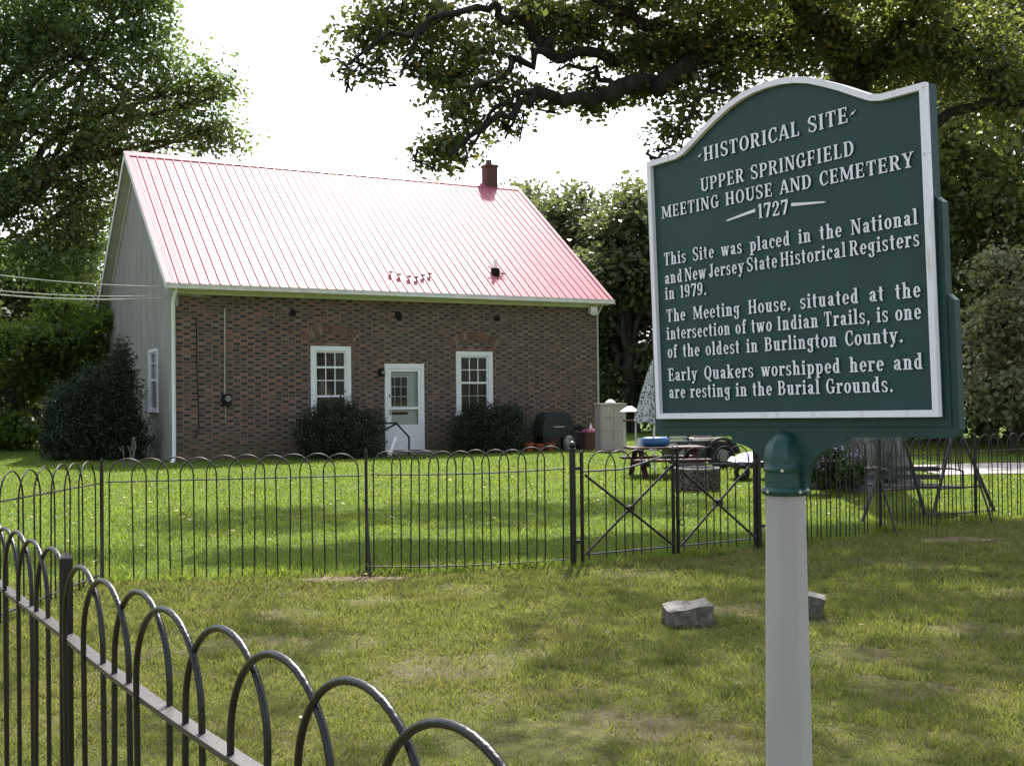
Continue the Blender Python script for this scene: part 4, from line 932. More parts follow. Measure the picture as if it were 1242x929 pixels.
# ------------------------------------------------------------------ historical sign
SC = Vector((.731728, 3.1, EYE + .33669933)); SR = Vector((.56656146, -.82389865, .01411122)); SU = Vector((-.0262757700, -.000947319751, .999654283)); SN = Vector((-.82360045, -.56673637, -.02218529))
post_axis_r, post_axis_u = .003, -.61
pa = SC + SR * post_axis_r - SN * .02
sign = thing('historical_sign', 'green cast historical marker with raised white lettering on a grey post', 'sign', (pa.x, pa.y, 0))
offv = Vector((pa.x, pa.y, 0))
def S(r, u_, d=0): return tuple(SC + SR * r + SU * u_ + SN * d - offv)
top = [(-.5, .4), (-.46, .4005), (-.41, .401), (-.375, .4015), (-.345, .408), (-.305, .428), (-.25, .457), (-.20, .480), (-.15, .501), (-.10, .515), (-.05, .523), (0, .5255)]
top = top + [(-x, z) for x, z in top[-2::-1]]
outer = top + [(.5, -.4), (-.5, -.4)]
def inset(poly, d):
    n = len(poly); out = []
    for i in range(n):
        p0, p1, p2 = Vector(poly[i-1]), Vector(poly[i]), Vector(poly[(i+1) % n]); e0 = (p1 - p0).normalized(); e1 = (p2 - p1).normalized()
        n0 = Vector((e0.y, -e0.x)); n1 = Vector((e1.y, -e1.x)); nn = (n0 + n1).normalized(); k = d / max(.3, nn.dot(n0)); q = p1 + nn * k; out.append((q.x, q.y))
    return out
inner = inset(outer, .0165)
b = MB(); b.prism(inset(outer, .001), S, -.032, .0); b.build('panel', M['sign_green'], sign)
b = MB(); n = len(outer)                                # raised white border
for i in range(n):
    j = (i + 1) % n
    b.quad(S(*outer[i], .014), S(*outer[j], .014), S(*inner[j], .014), S(*inner[i], .014))
    b.quad(S(*inner[i], .014), S(*inner[j], .014), S(*inner[j], .0005), S(*inner[i], .0005))
    b.quad(S(*outer[i], .014), S(*outer[j], .014), S(*outer[j], -.001), S(*outer[i], -.001))
b.build('border', M['sign_white'], sign)
for k, (ext, hi, lo, d0, d1) in enumerate(((.017, .128, -.425, -.034, -.010), (.036, -.108, -.452, -.036, -.014))):
    x = .5 + ext; rc = .02 if k else .001
    poly = [(-x, hi - .016), (-x + .018, hi), (x - .018, hi), (x, hi - .016), (x, lo + rc), (x - rc * .3, lo + rc * .3), (x - rc, lo), (-x + rc, lo), (-x + rc * .3, lo + rc * .3), (-x, lo + rc)]
    b = MB(); b.prism(poly, S, d0, d1); b.build('backing_plate', M['sign_green'], sign)
br = [(.205, -.450), (.205, -.472)] + [(.205 - .145 * math.sin(t * math.pi / 16), -.472 - .12 * (1 - math.cos(t * math.pi / 16))) for t in range(1, 9)]
br += [(-x, z) for x, z in br[::-1]]
b = MB(); b.prism(br, S, -.034, -.012); b.build('bracket', M['sign_green'], sign)
# cap (bullet shaped collar) and post
ctop = S(post_axis_r, -.438)[2]; czb = S(post_axis_r, -.612)[2]; H = ctop - czb
prof = [(.059, 0), (.064, .004), (.066, .012), (.062, .02), (.055, .024), (.054, H * .36), (.059, H * .375), (.060, H * .41), (.056, H * .44), (.055, H * .55), (.0525, H * .66), (.047, H * .78), (.038, H * .88), (.027, H * .955), (.016, H * .99), (.004, H)]
b = MB(); b.lathe(prof[:10], 16, (0, 0, czb)); vo = math.atan2(-pa.y, -pa.x) + math.radians(8)
o8 = [(r * math.cos(vo + k * math.pi / 4), r * math.sin(vo + k * math.pi / 4), czb + z) for r, z in [(prof[9][0] * 1.05, H * .5)] + [(r * 1.06, z) for r, z in prof[9:]] for k in range(8)]
n8 = len(o8) // 8; b.add(o8, [(i*8 + k, i*8 + (k+1) % 8, (i+1)*8 + (k+1) % 8, (i+1)*8 + k) for i in range(n8 - 1) for k in range(8)] + [tuple((n8-1)*8 + k for k in range(8))])
cp = b.build('cap', M['cap_green'], sign, 38)
vdir = Vector((-pa.x, -pa.y, 0)).normalized(); va = math.atan2(vdir.y, vdir.x)
for a, z, r in ((va - .12, .40 * H, .060), (va - .75, .012, .066), (va + .62, .012, .066)):
    b = MB(); c = Vector((math.cos(a) * r, math.sin(a) * r, czb + z)); b.tube([c - Vector((math.cos(a), math.sin(a), 0)) * .004, c + Vector((math.cos(a), math.sin(a), 0)) * .003], .0045, 8); b.build('screw', M['screw'], cp)
b = MB(); vs_, fs_ = [], []; rot = va + math.radians(22.5) + math.radians(7)
for z_, r_ in ((-.3, .0745), (czb + .003, .0555)):
    for k in range(8): vs_.append((math.cos(rot + k * math.pi / 4) * r_, math.sin(rot + k * math.pi / 4) * r_, z_))
for k in range(8): fs_.append((k, (k+1) % 8, 8 + (k+1) % 8, 8 + k))
b.add(vs_, fs_ + [tuple(range(8))[::-1], tuple(range(8, 16))]); b.build('post', M['post'], sign)

# lettering: condensed slab-serif glyphs made of stems, bars and bowls
ST, TN, SE, SO = .15, .075, .07, .055
def rect(x0, y0, x1, y1): return [[(x0, y0), (x1, y0), (x1, y1), (x0, y1)]]
def diag(x0, y0, x1, y1, w): return [[(x0 - w/2, y0), (x0 + w/2, y0), (x1 + w/2, y1), (x1 - w/2, y1)]]
def arc(cx, cy, rx, ry, a0, a1, tx=ST, ty=TN, n=None):
    n = n or max(4, int(abs(a1 - a0) / 18)); out = []
    for i in range(n):
        p = [math.radians(a0 + (a1 - a0) * k / n) for k in (i, i + 1)]
        out.append([(cx + rx * math.cos(p[0]), cy + ry * math.sin(p[0])), (cx + rx * math.cos(p[1]), cy + ry * math.sin(p[1])), (cx + (rx - tx) * math.cos(p[1]), cy + (ry - ty) * math.sin(p[1])), (cx + (rx - tx) * math.cos(p[0]), cy + (ry - ty) * math.sin(p[0]))])
    return out
def stem(x, y0=0, y1=1, w=ST, top=3, bot=3):
    o = rect(x, y0, x + w, y1)
    if bot: o += rect(x - (SO if bot & 1 else 0), y0, x + w + (SO if bot & 2 else 0), y0 + SE)
    if top: o += rect(x - (SO if top & 1 else 0), y1 - SE, x + w + (SO if top & 2 else 0), y1)
    return o
def dot(cx, cy, r): return [[(cx + r * math.cos(a * math.pi / 5), cy + r * 1.05 * math.sin(a * math.pi / 5)) for a in range(10)]]
XH = .69
G = {}
G['A'] = (.66, diag(.09, 0, .31, 1, TN + .02) + diag(.56, 0, .345, 1, ST) + rect(.17, .27, .48, .27 + TN) + rect(0, 0, .2, SE) + rect(.42, 0, .68, SE))
G['B'] = (.63, stem(.08, top=1, bot=1) + rect(.2, 1 - TN, .36, 1) + rect(.2, .49, .36, .49 + TN) + rect(.2, 0, .36, TN) + arc(.34, .755, .22, .245, -90, 90) + arc(.34, .275, .26, .275, -90, 90))
G['C'] = (.58, arc(.32, .5, .3, .52, 50, 310) + rect(.47, .66, .54, .98) + rect(.5, .1, .56, .26))
G['D'] = (.66, stem(.08, top=1, bot=1) + rect(.2, 1 - TN, .34, 1) + rect(.2, 0, .34, TN) + arc(.32, .5, .31, .5, -90, 90))
G['E'] = (.58, stem(.08, top=1, bot=1) + rect(.2, 1 - TN, .5, 1) + rect(.2, .46, .42, .46 + TN) + rect(.2, 0, .53, TN) + rect(.45, .76, .51, 1) + rect(.48, 0, .54, .25) + rect(.39, .37, .44, .63))
G['F'] = (.55, stem(.08, top=1) + rect(.2, 1 - TN, .5, 1) + rect(.2, .45, .42, .45 + TN) + rect(.45, .74, .51, 1) + rect(.39, .36, .44, .62))
G['G'] = (.66, arc(.32, .5, .3, .52, 48, 318) + rect(.47, .66, .54, .98) + rect(.44, .05, .44 + ST, .45) + rect(.36, .38, .66, .45))
G['H'] = (.72, stem(.08) + stem(.48) + rect(.2, .46, .5, .46 + TN))
G['I'] = (.34, stem(.085))
G['J'] = (.46, rect(.22, .2, .22 + ST, 1) + rect(.14, 1 - SE, .44, 1) + arc(.215, .2, .17, .22, -180, 0, ST, TN) + dot(.12, .23, .09))
G['L'] = (.55, stem(.08, bot=1) + rect(.2, 0, .5, TN) + rect(.46, 0, .52, .28))
G['M'] = (.86, rect(.08, 0, .08 + TN, 1) + diag(.16, 1, .43, .08, ST) + diag(.68, 1, .43, .08, TN) + rect(.64, 0, .64 + ST, 1) + rect(0, 0, .24, SE) + rect(.58, 0, .86, SE) + rect(0, 1 - SE, .18, 1) + rect(.70, 1 - SE, .86, 1))
G['N'] = (.70, rect(.08, 0, .08 + TN, 1) + diag(.15, 1, .55, 0, ST) + rect(.53, 0, .53 + TN, 1) + rect(0, 0, .24, SE) + rect(.45, 1 - SE, .70, 1) + rect(0, 1 - SE, .16, 1))
G['O'] = (.66, arc(.33, .5, .31, .52, 0, 360))
G['P'] = (.60, stem(.08, top=1) + rect(.2, 1 - TN, .34, 1) + rect(.2, .42, .34, .42 + TN) + arc(.32, .71, .26, .29, -90, 90))
G['Q'] = (.66, arc(.33, .5, .31, .52, 0, 360) + diag(.33, .16, .50, -.16, ST * .9) + rect(.46, -.18, .62, -.1))
G['R'] = (.66, stem(.08, top=1) + rect(.2, 1 - TN, .34, 1) + rect(.2, .46, .36, .46 + TN) + arc(.32, .73, .25, .27, -90, 90) + diag(.36, .48, .54, 0, ST) + rect(.46, 0, .67, SE))
def sglyph(w, h, tx, ty):
    rx, ry = w / 2, h / 4 + ty / 4
    return arc(w / 2, h - ry + .01, rx, ry + .01, 30, 215, tx * .9, ty) + arc(w / 2, ry - .01, rx, ry + .01, -150, 35, tx * .9, ty) + [[(w * .06, h * .60), (w * .30, h * .50), (w * .94, h * .40), (w * .70, h * .52)], [(w * .04, h * .66), (w * .26, h * .62), (w * .97, h * .34), (w * .72, h * .38)], [(w * .2, h * .56), (w * .3, h * .66), (w * .82, h * .46), (w * .7, h * .34)]] + rect(w * .82, h * .68, w * .92, h * .97) + rect(w * .06, h * .03, w * .16, h * .32)
G['S'] = (.54, [[(x + .02, y) for x, y in p] for p in sglyph(.5, 1.02, ST, TN)])
G['T'] = (.60, stem(.215, top=0) + rect(.03, 1 - TN, .57, 1) + rect(.03, .72, .085, 1) + rect(.515, .72, .57, 1))
G['U'] = (.68, rect(.08, .25, .08 + ST, 1) + rect(.52, .25, .52 + TN, 1) + arc(.3425, .27, .2625, .29, 180, 360, ST, TN + .03) + rect(.01, 1 - SE, .32, 1) + rect(.44, 1 - SE, .69, 1))
G['Y'] = (.66, diag(.12, 1, .33, .45, ST) + diag(.55, 1, .36, .45, TN) + rect(.25, 0, .25 + ST, .5) + rect(.17, 0, .5, SE) + rect(0, 1 - SE, .26, 1) + rect(.43, 1 - SE, .67, 1))
G['a'] = (.50, rect(.25, .06, .25 + ST, .5) + arc(.235, .48, .18, .21, 0, 150, ST, TN) + dot(.11, .54, .075) + arc(.22, .2, .19, .2, 60, 330, ST, TN) + rect(.34, 0, .49, TN))
G['c'] = (.45, arc(.25, XH / 2, .23, XH / 2 + .015, 50, 310) + dot(.37, .53, .085))
G['d'] = (.54, arc(.24, XH / 2, .22, XH / 2 + .01, 40, 320) + rect(.29, 0, .29 + ST, 1.02) + rect(.22, 1.02 - SE, .33, 1.02) + rect(.4, 0, .52, SE))
G['e'] = (.48, arc(.245, XH / 2, .225, XH / 2 + .015, 0, 322) + rect(.08, .32, .46, .32 + TN * .85))
G['f'] = (.38, rect(.1, 0, .1 + ST, .8) + arc(.27, .80, .17, .24, 70, 180, ST, TN) + dot(.335, .93, .075) + rect(.02, XH - SE, .37, XH) + rect(.03, 0, .35, SE))
G['g'] = (.52, arc(.23, .44, .2, .26, 0, 360, ST * .95, TN) + rect(.29, -.05, .29 + ST * .95, XH) + rect(.36, XH - SE, .52, XH) + arc(.245, -.08, .205, .2, 180, 360, ST * .9, TN) + dot(.11, -.1, .08))
G['h'] = (.57, rect(.07, 0, .07 + ST, 1.02) + rect(0, 1.02 - SE, .12, 1.02) + arc(.30, .44, .19, .26, 0, 150, ST, TN) + rect(.325, 0, .325 + ST, .46) + rect(0, 0, .28, SE) + rect(.30, 0, .56, SE))
G['i'] = (.31, rect(.075, 0, .075 + ST, XH) + rect(0, XH - SE, .12, XH) + rect(0, 0, .31, SE) + dot(.155, .89, .098))
G['k'] = (.57, rect(.07, 0, .07 + ST, 1.02) + rect(0, 1.02 - SE, .12, 1.02) + rect(0, 0, .28, SE) + diag(.42, XH, .2, .3, TN) + diag(.28, .42, .45, 0, ST) + rect(.33, 0, .57, SE) + rect(.31, XH - SE, .54, XH))
G['l'] = (.31, rect(.075, 0, .075 + ST, 1.02) + rect(0, 1.02 - SE, .12, 1.02) + rect(0, 0, .31, SE))
G['n'] = (.57, rect(.07, 0, .07 + ST, XH) + rect(0, XH - SE, .12, XH) + arc(.30, .44, .19, .26, 0, 150, ST, TN) + rect(.325, 0, .325 + ST, .46) + rect(0, 0, .28, SE) + rect(.30, 0, .56, SE))
G['o'] = (.50, arc(.25, XH / 2, .235, XH / 2 + .015, 0, 360))
G['p'] = (.54, rect(.07, -.28, .07 + ST, XH) + rect(0, XH - SE, .12, XH) + rect(0, -.28, .3, -.28 + SE) + arc(.29, XH / 2, .22, XH / 2 + .01, -140, 140))
G['r'] = (.44, rect(.07, 0, .07 + ST, XH) + rect(0, XH - SE, .12, XH) + rect(0, 0, .32, SE) + arc(.32, .45, .16, .25, 60, 160, ST * .8, TN) + dot(.36, .60, .09))
G['s'] = (.42, [[(x + .02, y - .01) for x, y in p] for p in sglyph(.38, XH + .02, ST * .95, TN)])
G['t'] = (.37, rect(.09, .14, .09 + ST, .92) + rect(0, XH - SE, .34, XH) + arc(.245, .16, .155, .175, 180, 300, ST, TN))
G['u'] = (.57, rect(.07, .2, .07 + ST, XH) + rect(0, XH - SE, .12, XH) + arc(.25, .22, .18, .235, 180, 320, ST, TN) + rect(.325, 0, .325 + ST, XH) + rect(.25, XH - SE, .38, XH) + rect(.4, 0, .55, SE))
G['w'] = (.72, diag(.1, XH, .22, 0, ST) + diag(.36, XH, .25, 0, TN) + diag(.36, XH, .48, 0, ST) + diag(.62, XH, .51, 0, TN) + rect(0, XH - SE, .23, XH) + rect(.27, XH - SE, .46, XH) + rect(.53, XH - SE, .73, XH))
G['y'] = (.54, diag(.12, XH, .29, 0, ST) + diag(.44, XH, .20, -.2, TN) + rect(0, XH - SE, .26, XH) + rect(.33, XH - SE, .55, XH) + dot(.13, -.2, .085) + rect(.12, -.28, .22, -.2))
G['1'] = (.34, rect(.10, 0, .10 + ST, 1) + [[(.0, .80), (.12, .86), (.12, 1), (.1, 1)]] + rect(.02, 0, .34, SE * .6))
G['2'] = (.54, arc(.26, .72, .23, .29, -20, 180, ST, TN) + dot(.11, .70, .085) + diag(.42, .62, .1, .08, TN + .03) + rect(.04, 0, .48, TN * 1.5) + rect(.44, 0, .50, .26))
G['7'] = (.52, rect(.04, .86, .50, 1) + rect(.03, .70, .09, 1) + diag(.44, .9, .22, 0, ST))
G['9'] = (.54, arc(.26, .68, .24, .33, 0, 360) + arc(.26, .55, .24, .56, -75, 10, ST, TN) + dot(.14, .10, .085))
G['.'] = (.26, dot(.13, .075, .09))
G[','] = (.26, dot(.13, .075, .09) + [[(.14, .02), (.22, .06), (.12, -.17), (.06, -.15)]])
G['~'] = (.40, [[(.03, .33), (.06, .34), (.23, .58), (.15, .55)], [(.13, .42), (.2, .40), (.37, .64), (.34, .65)], [(.12, .42), (.2, .41), (.26, .55), (.15, .55)]])
def lettering(name, text, x0, x1, y0, y1, cap, space, track=.075):
    tot = 0; n = 0
    for ch in text: tot += space if ch == ' ' else G[ch][0] + track
    tot -= track; sx = (x1 - x0) / tot; b = MB(); x = 0; e = 0; y_at = lambda r: y0 + (y1 - y0) * (r - x0) / (x1 - x0)
    for ch in text:
        if ch == ' ': x += space; continue
        for poly in G[ch][1]:
            P = [(x0 + (x + px_) * sx, y_at(x0 + x * sx) + py_ * cap) for px_, py_ in poly]
            a = sum(P[i-1][0] * P[i][1] - P[i][0] * P[i-1][1] for i in range(len(P)))
            if a < 0: P = P[::-1]
            b.prism(P, S, .0002, .0038 + (e % 40) * .00003); e += 1
        x += G[ch][0] + track
    o = b.build(name, M['sign_white'], sign); o.data.materials.append(M['sign_green'])
    for pl in o.data.polygons:
        if abs(pl.normal.dot(SN)) < .9: pl.material_index = 1
    return o
LN = [('~HISTORICAL SITE~', -.287, .293, .357, .356, .0405, .42), ('UPPER SPRINGFIELD', -.277, .280, .270, .269, .0385, .42), ('MEETING HOUSE AND CEMETERY', -.450, .455, .216, .206, .037, .42), ('1727', -.055, .056, .157, .153, .040, .3),
      ('This Site was placed in the National', -.448, .459, .071, .066, .0385, .55), ('and New Jersey State Historical Registers', -.447, .461, .0137, .0137, .0385, .16), ('in 1979.', -.449, -.268, -.034, -.035, .038, .5),
      ('The Meeting House, situated at the', -.446, .459, -.103, -.110, .0385, .62), ('intersection of two Indian Trails, is one', -.449, .458, -.157, -.163, .0385, .36), ('of the oldest in Burlington County.', -.448, .404, -.213, -.216, .0385, .46),
      ('Early Quakers worshipped here and', -.449, .457, -.284, -.284, .0385, .52), ('are resting in the Burial Grounds.', -.448, .369, -.337, -.337, .0385, .36)]
for tx in LN: lettering('inscription', *tx)
for sg in (-1, 1):
    b = MB(); poly = [(-.066, .1775), (-.066, .1865), (-.170, .1725), (-.180, .169), (-.172, .1675)] if sg < 0 else [(.066, .172), (.176, .1635), (.184, .165), (.176, .1675), (.066, .181)]
    b.prism(poly, S, .0002, .004); b.build('dash', M['sign_white'], sign)

# ------------------------------------------------------------------ gravestones
def stone(label, cx, cy, w_, d_, h_, rz, tilt, seed):
    import bmesh
    bm = bmesh.new(); bmesh.ops.create_cube(bm, size=1); bmesh.ops.subdivide_edges(bm, edges=bm.edges[:], cuts=5, use_grid_fill=True)
    rng = np.random.default_rng(seed); ph = rng.uniform(0, 6, 6)
    for v in bm.verts:
        x, y, z = v.co; q = Vector((x, y, z)); rd = max(abs(x), abs(y), abs(z)) * 2
        q2 = q.normalized() * .62; q = q.lerp(q2, .04 if z < .3 else .07)
        q.x *= w_; q.y *= d_; q.z = (q.z + .5) * h_
        k = .012; q += Vector((math.sin(z * 9 + ph[0] + y * 7), math.sin(x * 8 + ph[1] + z * 5), math.sin(x * 7 + y * 9 + ph[2]) + .6 * x)) * k * .35
        q += Vector(rng.normal(0, .0018, 3)); v.co = q
    me = bpy.data.meshes.new('gravestone'); bm.to_mesh(me); bm.free()
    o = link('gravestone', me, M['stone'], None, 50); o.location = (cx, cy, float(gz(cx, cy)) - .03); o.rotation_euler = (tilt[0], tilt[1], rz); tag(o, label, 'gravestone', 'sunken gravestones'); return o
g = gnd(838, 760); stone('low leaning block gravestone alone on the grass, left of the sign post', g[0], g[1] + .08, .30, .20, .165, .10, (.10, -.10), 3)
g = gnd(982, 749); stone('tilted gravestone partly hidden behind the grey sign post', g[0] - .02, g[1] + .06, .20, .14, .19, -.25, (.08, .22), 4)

# ------------------------------------------------------------------ yard things by the house
c = wl3(671, 535, -.8); gr = thing('covered_grill', 'barbecue grill under a dark cover against the brick wall', 'grill', (c[0], c[1], .13), TH)
sc_ = c[1] / F
b = MB(); prof = [(-.52, .36), (-.50, .62), (-.44, .78), (-.40, .90), (-.28, .985), (.30, .985), (.42, .90), (.46, .78), (.50, .62), (.52, .36)]
b.prism(prof, lambda x, z, d: (x * .9, d * (1.0 if z < .9 else .8), z), -.28, .28); b.build('cover', M['grill'], gr, 30)
b = MB(); b.box(-.14, .16, -.29, -.284, .60, .63); b.build('cover_tag', M['rake'], gr)
for sx in (-.40, .40): b = MB(); b.box(sx - .03, sx + .03, -.24, .24, .0, .37); b.build('leg', M['black'], gr)
for sx in (-.42, .42): b = MB(); b.prism([(.10 * math.cos(k * math.pi / 8), .10 + .10 * math.sin(k * math.pi / 8)) for k in range(16)], lambda y, z, d: (sx + d, y - .1, z), -.025, .025); b.build('wheel', M['rubber'], gr)
c = wl3(700, 536, -1.0); wr = thing('spare_tyre', 'black tyre standing against the wall between grill and wooden box', 'tyre', (c[0], c[1], .13), TH)
b = MB(); b.tube([(.26 * math.cos(k * math.pi / 10), 0, .34 + .26 * math.sin(k * math.pi / 10)) for k in range(21)], .075, 8); b.build('tread', M['rubber'], wr, 50); b = MB(); b.prism([(.13 * math.cos(k * math.pi / 6), .34 + .13 * math.sin(k * math.pi / 6)) for k in range(12)], lambda x, z, d: (x, d, z), -.03, .03); b.build('hub', M['meter_grey'], wr)
for px, py, s_, lab in ((642, 552, .13, 'red clay flower pot on the ground, left of the grill'), (655, 553, .11, 'smaller red clay flower pot in front of the grill'), (668, 551, .12, 'red clay flower pot below the right of the grill cover')):
    g = wl3(px, py, -1.35); b = MB(); b.lathe([(s_ * .65, 0), (s_ * .95, s_ * 1.4), (s_ * 1.1, s_ * 1.42), (s_ * 1.1, s_ * 1.75), (s_ * .9, s_ * 1.76), (s_ * .85, s_ * 1.5)], 14); o = b.build('flower_pot', M['red'], None, 40); o.location = (g[0], g[1], float(gz(g[0], g[1]))); tag(o, lab, 'flower pot', 'clay flower pots')
b = MB(); g = wl3(690, 548, -1.5); b.lathe([(.12, 0), (.14, .1), (.15, .28), (.10, .36), (.06, .40)], 12); o = b.build('metal_churn', M['meter_grey'], None, 40); o.location = (g[0], g[1], .13); tag(o, 'small grey metal can on the ground beside the tyre', 'can')
# wooden box with cloth
c = wl3(721, 540, -1.3); bx_ = thing('wooden_box', 'dark brown wooden box with pink things on top at the house corner', 'box', (c[0], c[1], .12), TH - .15)
k = c[1] / F; w_ = 36 * k; h_ = wall(721, 524, -1.3)[1] - .12
b = MB()
for i in range(5): b.box(-w_ / 2 + i * w_ / 5 + .004, -w_ / 2 + (i + 1) * w_ / 5 - .004, -.28, .26, 0, h_ - .03)
b.build('boards', M['box_wood'], bx_); b = MB(); b.box(-w_ / 2 - .03, w_ / 2 + .03, -.31, .29, h_ - .03, h_); b.build('lid', M['box_wood'], bx_)
b = MB(); rr = random.Random(3); ptsx = np.linspace(-.26, .28, 9)
for i in range(8):
    for j in range(4):
        f_ = lambda i, j: (ptsx[i], -.25 + j * .12, h_ + .03 + .055 * abs(math.sin(i * 1.7 + j * 2.1)))
        b.add([f_(i, j), f_(i+1, j), f_(i+1, j+1), f_(i, j+1), (ptsx[i], -.25 + j * .12, h_ + .002), (ptsx[i+1], -.25 + j * .12, h_ + .002), (ptsx[i+1], -.13 + j * .12, h_ + .002), (ptsx[i], -.13 + j * .12, h_ + .002)], [(0, 1, 2, 3), (0, 1, 5, 4), (1, 2, 6, 5), (2, 3, 7, 6), (3, 0, 4, 7)])
o = b.build('pink_cloth', M['pink'], None, 60); o.location = (c[0], c[1], .12); o.rotation_euler = (0, 0, TH - .15); tag(o, 'crumpled pink cloth lying on the wooden box', 'cloth')
b = MB(); b.lathe([(.04, 0), (.04, .14), (.015, .18), (.015, .23)], 10); o = b.build('bottle', M['pvc'], None, 40); P_ = Vector((c[0], c[1], .12 + h_ + .002)) + Matrix.Rotation(TH, 3, 'Z') @ Vector((.02, .20, 0)); o.location = P_; tag(o, 'pale bottle standing on the wooden box', 'bottle')
# beige cabinet
g = gnd(741, 556); Yc = 28.0; c = at(741, 540, Yc); k = Yc / F; cz0 = .14; htop = at(741, 489, Yc)[2] - cz0
cb_ = thing('storage_cabinet', 'tall beige plastic storage cabinet beside the right corner of the house', 'cabinet', (c[0], Yc, cz0), .22)
w_ = 32 * k
b = MB(); b.box(-w_ / 2, w_ / 2, -.22, .28, 0, htop - .05); b.build('body', M['beige'], cb_)
b = MB(); b.box(-w_ / 2 - .02, w_ / 2 + .02, -.25, .30, htop - .049, htop); b.build('lid', M['beige'], cb_)
for x0_, x1_ in ((-w_ / 2 + .03, -.006), (.006, w_ / 2 - .03)):
    for z0_, z1_ in ((.05, htop * .42), (htop * .44, htop * .70), (htop * .72, htop - .09)):
        b = MB(); b.box(x0_, x1_, -.235, -.221, z0_, z1_); b.build('door_panel', M['beige'], cb_)
b = MB(); b.lathe([(.05, 0), (.13, .01), (.10, .05), (.04, .09)], 10, (0, 0, 0), 1, .8); o = b.build('cloth_bundle', M['white'], None, 50); o.location = (c[0] + .0, Yc, cz0 + htop + .002); tag(o, 'small white bundle on top of the beige cabinet', 'bundle')
# small white roofed stand
c = at(764, 520, 25.5); k = 25.5 / F; bf = thing('garden_stand', 'small white topped stand on posts between the cabinet and the umbrella', 'stand', (c[0], 25.5, .14))
zt_ = at(764, 499, 25.5)[2] - .14
b = MB(); b.add([(-.20, -.2, zt_), (.20, -.2, zt_), (.20, .2, zt_), (-.20, .2, zt_), (-.05, -.05, zt_ + .12), (.05, -.05, zt_ + .12), (.05, .05, zt_ + .12), (-.05, .05, zt_ + .12)], [(0,3,2,1),(4,5,6,7),(0,1,5,4),(1,2,6,5),(2,3,7,6),(3,0,4,7)]); b.build('roof', M['white'], bf)
b = MB(); b.box(-.15, .15, -.15, .15, zt_ - .22, zt_ - .19); b.build('shelf', M['box_wood'], bf)
for sx in (-.13, .13): b = MB(); b.box(sx - .018, sx + .018, -.02, .02, 0, zt_ - .001); b.build('leg', M['rake'], bf)
# picnic table
Yt = 19.6; tl, tr_ = at(757, 545, Yt), at(855, 545, Yt); tc = Vector(((tl[0] + tr_[0]) / 2, Yt, float(gz(tl[0], Yt))))
pt_ = thing('picnic_table', 'maroon wooden picnic table with attached benches behind the gate', 'picnic table', tc, .10)
hw = (tr_[0] - tl[0]) / 2 - .05; tz = at(790, 541.5, Yt)[2] - tc.z; bz_ = at(790, 557, Yt - .5)[2] - tc.z
b = MB()
for j in range(5): b.box(-hw, hw, -.34 + j * .138, -.34 + j * .138 + .128, tz - .04, tz)
b.build('tabletop', M['maroon'], pt_)
for yb_ in (-.68, .44):
    b = MB(); b.box(-hw, hw, yb_, yb_ + .24, bz_ - .04, bz_); b.build('bench', M['maroon'], pt_)
for sx in (-hw * .72, hw * .72):
    for s in (-1, 1): b = MB(); b.bar((sx, s * .62, 0), (sx, s * .2, tz - .04), .04, .09, (1, 0, 0)); b.build('leg', M['maroon'], pt_)
    b = MB(); b.bar((sx + .045, -.66, bz_ - .08), (sx + .045, .66, bz_ - .08), .04, .08); b.build('crossbar', M['maroon'], pt_)
b = MB(); b.tube([(-.23, 0, .085), (-.2, 0, .085), (.2, 0, .085), (.23, 0, .085)], [.06, .085, .085, .06], 14); o = b.build('blue_roll', M['blue'], None, 40); q = at(795, 537, Yt - .1); o.location = (q[0], q[1], tc.z + tz + .002); o.rotation_euler = (0, 0, .15); tag(o, 'bright blue rolled mat lying on the picnic table', 'roll')
for px, h_, lab in ((776, .14, 'white cup standing at the left end of the picnic table'),):
    b = MB(); b.lathe([(.035, 0), (.042, h_), (.036, h_), (.03, .01)], 12); o = b.build('cup', M['pvc'], None, 40); q = at(px, 540, Yt); o.location = (q[0], q[1], tc.z + tz + .002); tag(o, lab, 'cup')
# closed umbrella
Yu = 20.4; q = at(793, 500, Yu); um = thing('garden_umbrella', 'closed garden umbrella in pale patterned cloth behind the left edge of the sign', 'umbrella', (q[0], Yu, float(gz(q[0], Yu))))
ub, ut = at(793, 512, Yu)[2] - um.location.z, at(793, 440, Yu)[2] - um.location.z
b = MB(); b.tube([(0, 0, 0), (0, 0, ut + .05)], .02, 8); b.build('pole', M['white'], um)
b = MB(); vs_, fs_ = [], []; nn = 24
for i, t in enumerate(np.linspace(0, 1, 9)):
    R = .03 + .30 * (1 - t) ** .8
    for j in range(nn):
        a = 2 * math.pi * j / nn; r = R * (1 + .22 * math.sin(a * 8)) ; vs_.append((r * math.cos(a), r * math.sin(a), ub + (ut - ub) * t + (.04 * math.sin(a * 8) if i == 0 else 0)))
for i in range(8):
    for j in range(nn): fs_.append((i*nn + j, i*nn + (j+1) % nn, (i+1)*nn + (j+1) % nn, (i+1)*nn + j))
def umb_mat():
    n = N('patterned_umbrella_cloth'); o = n.obj(); v = n.new('TexVoronoi'); v.inputs['Scale'].default_value = 19; n.l(o, v.inputs['Vector'])
    c = n.mix(n.math('LESS_THAN', n.math('ADD', v.outputs['Distance'], n.math('MULTIPLY', n.noise(o, 20, 3), .3)), .52), (.52, .52, .54), (.07, .08, .10)); n.bsdf(c, .8, 0, .2); return n.m
b.add(vs_, fs_); b.build('canopy', umb_mat(), um, 60)
